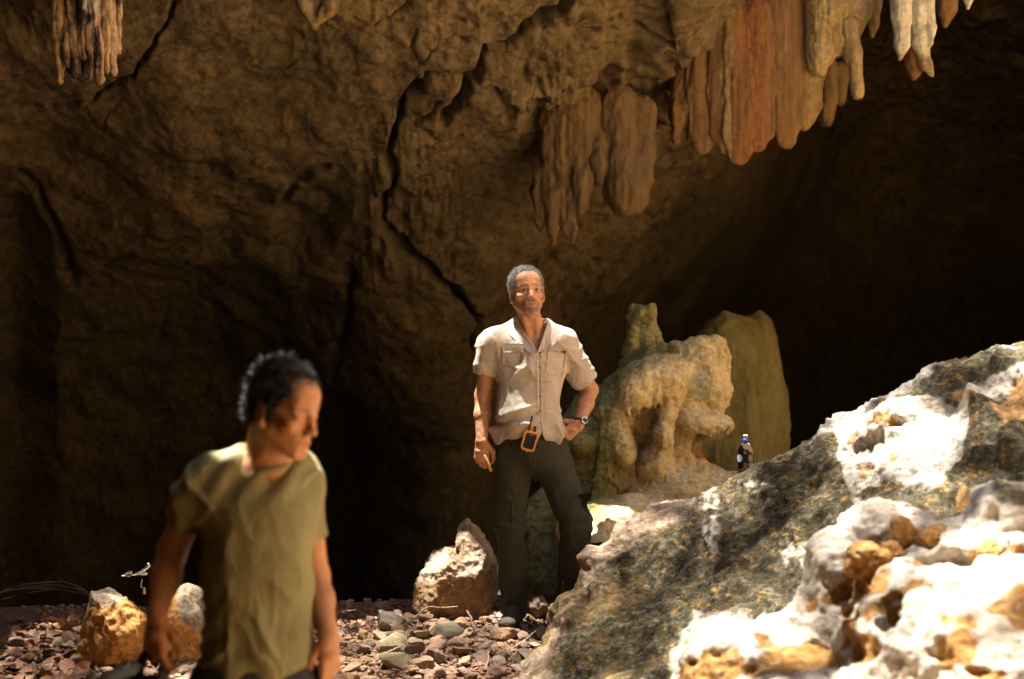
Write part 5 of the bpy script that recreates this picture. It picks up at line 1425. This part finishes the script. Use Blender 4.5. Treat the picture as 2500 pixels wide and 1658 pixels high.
put('pocket', [(1338, 852), (1382, 860), (1372, 920), (1332, 908)], .002, .0015, M_shirt1, shirt, 9, lab='open chest pocket with a pen clip')
put('pen', [(1374, 856), (1380, 857), (1379, 863), (1373, 862)], .006, .002, M_dark, shirt, 3)
put('side_tag', [(1303, 1036), (1309, 1037), (1306, 1055), (1300, 1054)], .003, .001, M_label_dark, shirt, 4)
for yy in (895, 930, 965, 1000, 1030):
    p = wpx(1316 + (yy - 866) * .012, yy); h_ = bv.ray_cast(Vector((p[0], 6.9, p[1])), Vector((0, 1, 0)))[0]
    if h_ is None: continue
    V_, F_2 = lathe([(0, -.0012), (.0052, -.0012), (.0056, .0), (.0052, .0012), (0, .0012)], (0, 0, 0), 12)
    V_ = V_ @ rx(90).T + np.array([p[0], h_.y - .004, p[1]])
    obj('button', V_, F_2, M_button, shirt)
# collar: two leaves that fall from the neckband
def collar_leaf(pts_in, pts_out, th=.003):
    q = []
    for p in pts_out:
        p = np.array(p, float)
        if p[1] < 7.36:
            h_ = bv.ray_cast(Vector((p[0], 6.9, p[2])), Vector((0, 1, 0)))[0]
            if h_ is not None and abs(h_.y - p[1]) < .09: p[1] = h_.y - .007
        q.append(p)
    pts_out = q
    k = len(pts_in); a = cr(np.array(pts_in), np.linspace(0, k - 1, 13)); b = cr(np.array(pts_out), np.linspace(0, k - 1, 13))
    rows = [a, a * .55 + b * .45 + np.array([0, -.003, .006]), b]
    top = np.stack(rows, 1).reshape(-1, 3); nrm = normals(top, grid_faces(13, 3))
    bot = top + nrm * th; n = len(top)
    F = [tuple(f) for f in grid_faces(13, 3)]
    F += [tuple(int(i) + n for i in f[::-1]) for f in grid_faces(13, 3)]
    rim = [i * 3 for i in range(13)] + [12 * 3 + 1, 12 * 3 + 2] + [i * 3 + 2 for i in range(11, -1, -1)] + [1]
    F += [(rim[i], rim[(i + 1) % len(rim)], rim[(i + 1) % len(rim)] + n, rim[i] + n) for i in range(len(rim))]
    return np.vstack([top, bot]), [tuple(int(i) for i in f) for f in F]
cl1 = collar_leaf([m1(1300, 778, .105), m1(1264, 778, .06), m1(1262, 786, -.015), m1(1284, 822, -.085), m1(1310, 862, -.118)],
                  [m1(1300, 800, .125), m1(1240, 800, .08), m1(1240, 812, -.03), m1(1254, 826, -.098), m1(1300, 868, -.128)])
cl2 = collar_leaf([m1(1300, 778, .105), m1(1334, 780, .06), m1(1336, 790, -.015), m1(1326, 822, -.085), m1(1312, 862, -.118)],
                  [m1(1300, 800, .125), m1(1352, 802, .08), m1(1356, 812, -.03), m1(1358, 836, -.112), m1(1326, 862, -.130)])
obj('collar', cl1[0], cl1[1], M_shirt1, shirt); obj('collar', cl2[0], cl2[1], M_shirt1, shirt)

# trousers, belt line and boots
F_ = Field((-0.28, 7.05, -0.02), (0.52, 7.75, 1.12), 0.0062)
F_.ell(m1(1297, 1085), (.186, .126, .10), .03)
F_.ell(m1(1300, 1120, .01), (.198, .130, .10), .04)
F_.chain([m1(1254, 1130, .0), m1(1246, 1285, -.02), m1(1252, 1400, .0), m1(1254, 1496, .02)], [.098, .080, .075, .070], .025)
F_.chain([m1(1350, 1130, .0), m1(1404, 1275, -.04), m1(1398, 1400, .02), m1(1384, 1500, .04)], [.100, .086, .078, .072], .025)
F_.f = np.maximum(F_.f, (CAMZ - (1500 - 829) * s1 - (F_.lo[2] + F_.h * np.arange(F_.n[2])))[None, None, :]).astype(np.float32)
V, Q = F_.mesh(2); N = normals(V, Q); px, py = proj(V)
d = folds(V, N, 440, [((1, 0, .25), 3.5, .006, 10), ((1, 0, -.35), 3.5, .006, 11), ((.1, 0, 1), 4.5, .005, 10)], 0, 0)
d += 0.004 * np.exp(-((py - 1290 - 6 * np.sin(px * .08)) / 7) ** 2) - 0.004 * np.exp(-((py - 1277) / 6) ** 2) + .007 * np.exp(-((py - 1455) / 8) ** 2)
Vt = V + N * d[:, None]
tro = obj('trousers', Vt, Q, M_trou, man)
bvt = bvh_of(Vt, Q)
def putt(name, quad, off, th, mat, par, res=6):
    V_, F_2 = patch(bvt, [wpx(*a) for a in quad], 0, off, th, 1.0, 6.9, res); return obj(name, V_, F_2, mat, par)
putt('fly', [(1305, 1085), (1313, 1085), (1310, 1170), (1304, 1170)], .001, .0015, M_trou, tro, 8)
putt('thigh_pocket', [(1214, 1215), (1250, 1218), (1248, 1282), (1212, 1276)], .002, .002, M_trou, tro)
putt('thigh_pocket', [(1394, 1205), (1430, 1200), (1432, 1262), (1396, 1268)], .002, .002, M_trou, tro)
for cx, yaw, dy in ((1254, -14, -.02), (1381, 16, .02)):
    F_ = Field(m1(cx, 1470, dy) - np.array([.2, .28, .16]), m1(cx, 1470, dy) + np.array([.2, .2, .1]), 0.005)
    a = m1(cx, 1500, dy + .02); fl_z = float(floor_z(a[0], a[1] - .06)) + .012
    F_.frame((a[0], a[1], fl_z), rz(yaw))
    F_.cone((0, .015, .05), (0, .02, .13), .052, .056, .02, capb=0)
    F_.ell((0, .02, .04), (.043, .055, .045), .02); F_.ell((0, -.09, .032), (.047, .085, .036), .03); F_.ell((0, -.15, .028), (.046, .045, .030), .02)
    F_.ell((0, -.04, .065), (.036, .07, .045), .03)
    F_.frame()
    V, Q = F_.mesh(1); V = V + normals(V, Q) * (.003 * fbm(V, 22, 3, 450))[:, None]
    bt = obj('boot', V, Q, M_boot, man)
    F_ = Field(m1(cx, 1500, dy) - np.array([.2, .3, .1]), m1(cx, 1500, dy) + np.array([.2, .2, .1]), 0.005)
    F_.frame((a[0], a[1], fl_z - .006), rz(yaw))
    F_.ell((0, .02, .0), (.047, .058, .014), .01); F_.ell((0, -.1, .0), (.052, .10, .014), .02)
    V, Q = F_.mesh(1); obj('sole', V, Q, M_sole, bt)
    for i in range(4):
        p = lambda x, y, z: np.array([a[0], a[1], fl_z]) + rz(yaw) @ np.array([x, y, z])
        V_, F_2 = tube([p(-.028, -.035 - .02 * i, .100 - .012 * i), p(0, -.05 - .02 * i, .112 - .013 * i), p(.028, -.035 - .02 * i, .100 - .012 * i)], .003, 6); obj('lace', V_, F_2, M_sole, bt)
# wrist watch
wd = (wrR - elR) / np.linalg.norm(wrR - elR); wc = wrR - wd * .012
wt = []
u_ = np.cross(wd, [0, 1, 0]); u_ /= np.linalg.norm(u_); v_ = np.cross(wd, u_)
V_, F_2 = tube([wc + .034 * (u_ * math.cos(t) + v_ * math.sin(t)) for t in np.linspace(0, 2 * math.pi, 25)], .006, 6, False)
watch = obj('wrist_watch', V_, F_2, M_dark, man)
fdir = np.array([.55, -.8, .2]); fdir -= wd * (fdir @ wd); fdir /= np.linalg.norm(fdir)
e1 = np.cross(fdir, wd); rot = np.stack([e1, wd, fdir], 1)
V_, F_2 = lathe([(.015, .0), (.0195, .0), (.0205, .005), (.0185, .008), (.0150, .008), (.0150, .0)], (0, 0, 0), 24); obj('case', V_ @ rot.T + wc + fdir * .034, F_2, M_metal, watch)
V_, F_2 = lathe([(0, .006), (.0152, .006), (.0152, .0), (0, .0)], (0, 0, 0), 24); obj('dial', V_ @ rot.T + wc + fdir * .034, F_2, M_screen, watch)

# orange framed handheld on his belt, with aerial and lanyard
dv = empty('handheld_radio', m1(1293, 1082, -.15), 'orange framed handheld radio with a black aerial clipped at the waist of the tan shirt', 'handheld device')
dc = m1(1293, 1077, -.165); Rd = ry(16)     # tilted in the picture plane
def rr(w_, h_, r_, n=5):
    q = []
    for cx, cz, a0 in ((w_ - r_, h_ - r_, 0), (-w_ + r_, h_ - r_, 90), (-w_ + r_, -h_ + r_, 180), (w_ - r_, -h_ + r_, 270)):
        for j in range(n + 1):
            t = math.radians(a0 + 90 * j / n); q.append((cx + r_ * math.cos(t), cz + r_ * math.sin(t)))
    return np.array(q)
def slab(out, y0, y1, inner=None):
    n = len(out); V = [(x, y0, z) for x, z in out] + [(x, y1, z) for x, z in out]
    F = [(j, (j + 1) % n, n + (j + 1) % n, n + j) for j in range(n)]
    if inner is None: F += [tuple(range(n))[::-1], tuple(range(n, 2 * n))]
    else:
        V += [(x, y0, z) for x, z in inner] + [(x, y1, z) for x, z in inner]
        for j in range(n):
            k = (j + 1) % n
            F += [(2 * n + j, 2 * n + k, k, j), (n + j, n + k, 3 * n + k, 3 * n + j), (2 * n + k, 2 * n + j, 3 * n + j, 3 * n + k)]
    return np.array(V), F
pl = lambda V: V @ Rd.T + dc
V_, F_2 = slab(rr(.037, .050, .017), -.014, .016, rr(.0275, .040, .011)); obj('frame', pl(V_), F_2, M_orange, dv, smooth=False)
V_, F_2 = slab(rr(.0277, .0402, .011), -.008, .014); obj('screen', pl(V_), F_2, M_screen, dv, smooth=False)
V_, F_2 = slab(rr(.012, .002, .0015), -.0095, -.007); obj('screen_strip', pl(V_ + np.array([0, 0, .031])), F_2, M_metal, dv, smooth=False)
for sx, sz in ((-.033, -.03), (-.033, .0), (.033, -.02), (.0, -.051), (-.022, -.046)):
    V_, F_2 = slab(rr(.004, .006, .002), -.010, .010); obj('bumper', pl(V_ + np.array([sx, 0, sz])), F_2, M_orange, dv, smooth=False)
wtube('aerial', [pl(np.array([-.018, .004, .048])), pl(np.array([-.020, .004, .085])), pl(np.array([-.022, .006, .128]))], .0062, .0040, M_dark, dv)
wtube('lanyard', [pl(np.array([.0, -.004, -.05])), m1(1291, 1115, -.145), m1(1292, 1150, -.14), m1(1288, 1172, -.14)], .0035, .0035, M_dark, dv)
wtube('lanyard', [m1(1291, 1118, -.15), m1(1296, 1140, -.145), m1(1292, 1165, -.14)], .003, .003, M_dark, dv)
# short tan stick in his hanging hand
a, b = m1(1183, 1112, -.13), m1(1199, 1150, -.10)
V_, F_2 = tube([a, a * .62 + b * .38, a * .6 + b * .4, a * .3 + b * .7, b], [.0055, .0065, .0082, .0088, .0092], 10)
tag(obj('cigar', V_, F_2, M_cigar, loc=(a + b) / 2), 'short tan cigar held between the fingers of the hanging hand', 'cigar')

# ------------------------------------------------------------------ the walking man in front, blurred by the lens
Y2 = 3.95
m2 = lambda px, py, dy=0.0: P(px, py, Y2 + dy)
s2 = Y2 / FPX
z2 = float(floor_z(-.65, Y2))
man2 = empty('person', (-.65, Y2, z2), 'dark haired man in an olive T-shirt walking past with his head turned aside', 'person')
H2 = m2(692, 998, .0); R2 = ry(3) @ rz(62) @ rx(11); SC2 = 1.02
shL2, shR2 = m2(490, 1188, -.03), m2(735, 1178, .10)
elL2, wrL2 = m2(420, 1345, .06), m2(383, 1505, -.06)
elR2, wrR2 = m2(768, 1405, .14), m2(800, 1555, .02)
F_ = Field((-1.14, 3.55, .40), (-.40, 4.35, 1.58), 0.0036)
head(F_, H2, R2, SC2, lids=True)
F_.cone(H2 + R2 @ np.array([0, .028, -.05]), m2(648, 1140, .03), .060, .066, .03)
F_.cone(m2(600, 1165, .01), m2(700, 1165, .06), .06, .06, .04)
F_.cone(shL2, elL2, .050, .040, .03); F_.chain([elL2, elL2 * .6 + wrL2 * .4, wrL2], [.041, .0395, .0275], .02)
F_.cone(shR2, elR2, .050, .040, .03); F_.chain([elR2, elR2 * .6 + wrR2 * .4, wrR2], [.041, .0395, .0275], .02)
hand(F_, wrL2, np.array([-.03, -.12, -1.]), np.array([-.55, -.8, .1]), np.array([.55, -.55, 0]), [(30, 45, 25), (40, 55, 30), (46, 60, 32), (52, 60, 34)], .19)
hand(F_, wrR2, np.array([.08, -.06, -1.]), np.array([.75, -.6, .05]), np.array([-.5, -.7, 0]), [(22, 28, 18), (28, 32, 20), (32, 36, 22), (38, 38, 24)], .19)
V, Q = F_.mesh(1)
V = V + normals(V, Q) * (0.001 * fbm(V, 40, 3, 470))[:, None]
mk = face_mask(V, H2, R2, SC2, 0.16)
obj('body', V, Q, M_skin2, man2, col=mk)
hair_shell(H2 - .19, H2 + .21, H2, R2, SC2, (.002, .001, .012), ((0, -.122, .022), (.070, .066, .060)), 51, .0075, 26, M_hair2, man2, 5200, .020, curl=.8, jitter=.6)
F_ = Field((-1.14, 3.55, .46), (-.40, 4.35, 1.32), 0.0048)
F_.cone(m2(522, 1178, -.02), m2(716, 1172, .08), .066, .066, .05)
F_.cone(m2(596, 1120, .03), m2(530, 1165, .0), .05, .055, .05); F_.cone(m2(690, 1130, .06), m2(735, 1160, .08), .045, .055, .05)
F_.ell(m2(630, 1270, .02), (.165, .120, .15), .05, rz(18))
F_.ell(m2(632, 1420, .01), (.158, .122, .17), .06, rz(18))
F_.ell(m2(622, 1590, .01), (.168, .128, .17), .06, rz(18))
for a, b, r0, r1 in ((shL2 + np.array([.008, 0, .008]), m2(460, 1268, .03), .066, .062), (shR2 + np.array([-.008, 0, .008]), m2(750, 1312, .13), .062, .056)):
    F_.cone(a, b, r0, r1, .03, capb=0.0)
    dn = (b - a) / np.linalg.norm(b - a)
    F_.cone(b - dn * .03, b + dn * .04, r1 - .007, r1 - .006, .003, op='s', capa=0.0)
pz2 = lambda v: CAMZ - (v - 829) * s2
xg = (F_.lo[0] + F_.h * np.arange(F_.n[0]))[:, None, None]; zg = (F_.lo[2] + F_.h * np.arange(F_.n[2]))[None, None, :]
F_.f = np.maximum(F_.f, (pz2(1652) + .010 * np.sin(xg * 40) - zg)).astype(np.float32)
F_.cone(m2(656, 1160, .03), m2(650, 1080, .02), .064, .075, .008, 's')
V, Q = F_.mesh(2); N = normals(V, Q); px, py = proj(V)
d = folds(V, N, 480, [((.75, 0, .6), 3.6, .008, 13), ((-.45, 0, .9), 3.6, .008, 15), ((.1, 0, 1), 4, .006, 18)], 0, 0)
d += .006 * np.sin((px * .8 + py * .6) * .09 + 2 * vn(V * 8, 3)) * sstep(1260, 1180, py)
d += .006 * np.sin(py * .16) * sstep(510, 470, px) * (py > 1400)
Vs = V + N * d[:, None]
sh2 = obj('shirt', Vs, Q, M_shirt2, man2)
nb = [m2(650, 1128, .02) + np.array([.066 * math.cos(t), .062 * math.sin(t), .012 * math.sin(t) - .004]) for t in np.linspace(0, 2 * math.pi, 33)]
V_, F_2 = tube(nb, .008, 8, False); obj('neckband', V_, F_2, M_shirt2, sh2)
F_ = Field((-1.0, 3.4, z2 - .05), (-.35, 4.5, .86), 0.011)
F_.ell((m2(622, 1660, .01)), (.165, .125, .14), .04, rz(18))
hp = m2(622, 1680)
F_.chain([hp + [-.085, -.03, 0], hp + [-.08, -.14, -.40], hp + [-.10, -.06, -.80]], [.095, .07, .055], .03)
F_.chain([hp + [.085, .03, 0], hp + [.11, .04, -.40], hp + [.08, .22, -.78]], [.095, .07, .055], .03)
V, Q = F_.mesh(1); N = normals(V, Q); obj('trousers', V + N * folds(V, N, 490, [((1, 0, .2), 3, .006, 9)], 0, 0)[:, None], Q, M_trou2, man2)
for c in (hp + [-.10, -.10, -.86], hp + [.08, .16, -.84]):
    F_ = Field(c - .2, c + .2, .008); F_.ell(c + [0, 0, 0], (.05, .14, .05), .02); F_.ell(c + [0, .08, .03], (.045, .06, .07), .03)
    V, Q = F_.mesh(1); obj('shoe', V, Q, M_boot, man2)

# black bag that hangs from his hand, with grey blue straps
bag = empty('shoulder_bag', m2(360, 1700, -.02), 'black bag with grey blue straps hanging from the hand of the walking man', 'bag')
F_ = Field(m2(250, 1900, 0) - [0, .2, .1], m2(470, 1560, 0) + [0, .2, .1], .008)
F_.ell(m2(352, 1740, .0), (.11, .07, .10), .04); F_.cone(m2(322, 1690, .0), m2(396, 1690, .0), .035, .035, .04)
V, Q = F_.mesh(1); obj('pouch', V + normals(V, Q) * (.006 * fbm(V, 9, 3, 7))[:, None], Q, M_bag, bag)
def strap(pts, wd_, name='strap', mat=None):
    c = cr(np.array(pts), np.linspace(0, len(pts) - 1, 6 * (len(pts) - 1) + 1)); t = np.gradient(c, axis=0); t /= np.linalg.norm(t, axis=1, keepdims=True)
    s_ = np.cross(t, [0, 1, 0]); s_ /= np.linalg.norm(s_, axis=1, keepdims=True); f_ = np.cross(t, s_)
    V_ = np.stack([c - s_ * wd_ - f_ * .0018, c + s_ * wd_ - f_ * .0018, c + s_ * wd_ + f_ * .0018, c - s_ * wd_ + f_ * .0018], 1).reshape(-1, 3); k = len(c)
    F_2 = [(i * 4 + j, i * 4 + (j + 1) % 4, i * 4 + 4 + (j + 1) % 4, i * 4 + 4 + j) for i in range(k - 1) for j in range(4)]
    F_2 += [(3, 2, 1, 0), (4 * k - 4, 4 * k - 3, 4 * k - 2, 4 * k - 1)]
    return obj(name, V_, F_2, mat or M_strap, bag)
strap([m2(336, 1615, -.05), m2(318, 1636, -.08), m2(270, 1652, -.1), m2(235, 1672, -.1)], .016)
strap([m2(408, 1630, -.05), m2(398, 1650, -.06), m2(390, 1690, -.06)], .018)
strap([m2(376, 1590, -.07), m2(352, 1600, -.06), m2(340, 1650, -.05), m2(330, 1700, -.03)], .012, mat=M_bag)
strap([m2(388, 1590, -.07), m2(398, 1620, -.06), m2(392, 1660, -.05), m2(380, 1710, -.03)], .012, mat=M_bag)
strap([m2(232, 1640, -.1), m2(215, 1660, -.1), m2(205, 1690, -.1)], .010)

# shiny metal fitting that stands on the orange boulder
fit = empty('metal_clamp', P(350, 1445, 6.9), 'small shiny jointed metal clamp on a thin leg standing on the left orange boulder', 'clamp')
g = lambda a, b, dy=0: P(a, b, 6.88 + dy)
wtube('foot', [g(352, 1450), g(352, 1442), g(351, 1434)], .008, .006, M_cigar, fit)
wtube('leg', [g(343, 1431), g(345, 1424), g(347, 1414)], .003, .0025, M_metal, fit)
wtube('hook', [g(351, 1436), g(346, 1433), g(343, 1430)], .0025, .0025, M_metal, fit)
for (x0, y0), (x1, y1), r0, r1 in (((336, 1402), (350, 1394), .006, .009), ((350, 1394), (362, 1382), .009, .006), ((356, 1388), (366, 1378), .010, .012), ((330, 1403), (345, 1401), .004, .006), ((352, 1400), (358, 1402), .010, .008), ((306, 1401), (322, 1398), .004, .008), ((298, 1406), (316, 1407), .003, .004), ((318, 1405), (334, 1404), .003, .004), ((340, 1399), (352, 1402), .008, .008)):
    wtube('joint', [g(x0, y0), g((x0 + x1) / 2, (y0 + y1) / 2 - 1, .004), g(x1, y1)], r0, r1, M_metal, fit)

# ------------------------------------------------------------------ drinking bottle behind the ridge of the outcrop
yb = 7.35; sb = yb / FPX
bx = P(1820, 1176, yb)
bot = empty('water_bottle', bx, 'clear plastic drinking bottle with a blue and cream cap standing behind the mossy ridge', 'bottle')
hz = lambda py_: (1182 - py_) * sb
pr = [(0, hz(1180)), (.040, hz(1180)), (.043, hz(1176)), (.043, hz(1152)), (.0415, hz(1149)), (.043, hz(1146)), (.042, hz(1142)), (.0425, hz(1134)), (.0425, hz(1116)), (.0435, hz(1112)), (.041, hz(1104)), (.032, hz(1095)), (.020, hz(1089)), (.013, hz(1086)), (.013, hz(1083)), (0, hz(1083))]
V_, F_2 = lathe(pr, bx, 28); obj('shell', V_, F_2, M_bottle, bot)
pr = [(0, hz(1179)), (.038, hz(1179)), (.0405, hz(1175)), (.0405, hz(1150)), (0, hz(1149.6))]
V_, F_2 = lathe(pr, bx, 28); obj('water', V_, F_2, M_bottle, bot)
V_, F_2 = lathe([(0, hz(1087)), (.0155, hz(1087)), (.0165, hz(1084)), (.0155, hz(1078)), (.010, hz(1076)), (0, hz(1076))], bx, 24); obj('cap_ring', V_, F_2, M_blue, bot)
V_, F_2 = lathe([(0, hz(1077)), (.0105, hz(1077)), (.0105, hz(1071)), (.0122, hz(1069.5)), (.0115, hz(1068)), (0, hz(1068))], bx, 24); obj('cap', V_, F_2, M_white, bot)
def band(r_, p0, p1, a0, a1, mat, name, ov=False):
    n = 18; V_ = []
    for i in range(n):
        t = i / (n - 1); a = math.radians(a0 + (a1 - a0) * t)
        sc_ = math.sqrt(max(0.0, 1 - (2 * t - 1) ** 2)) if ov else 1
        mid, hh = (hz(p0) + hz(p1)) / 2, (hz(p1) - hz(p0)) / 2 * sc_
        for zz in (mid - hh, mid + hh): V_.append((bx[0] + r_ * math.cos(a), bx[1] + r_ * math.sin(a), bx[2] + zz))
    return obj(name, np.array(V_), grid_faces(n, 2), mat, bot)
band(.0432, 1135, 1114, -190, 10, M_navy, 'label')
band(.0437, 1133, 1115, -172, -118, M_paleprint, 'label_oval', True)
band(.0437, 1132, 1116, -80, -42, M_beigeprint, 'label_panel')
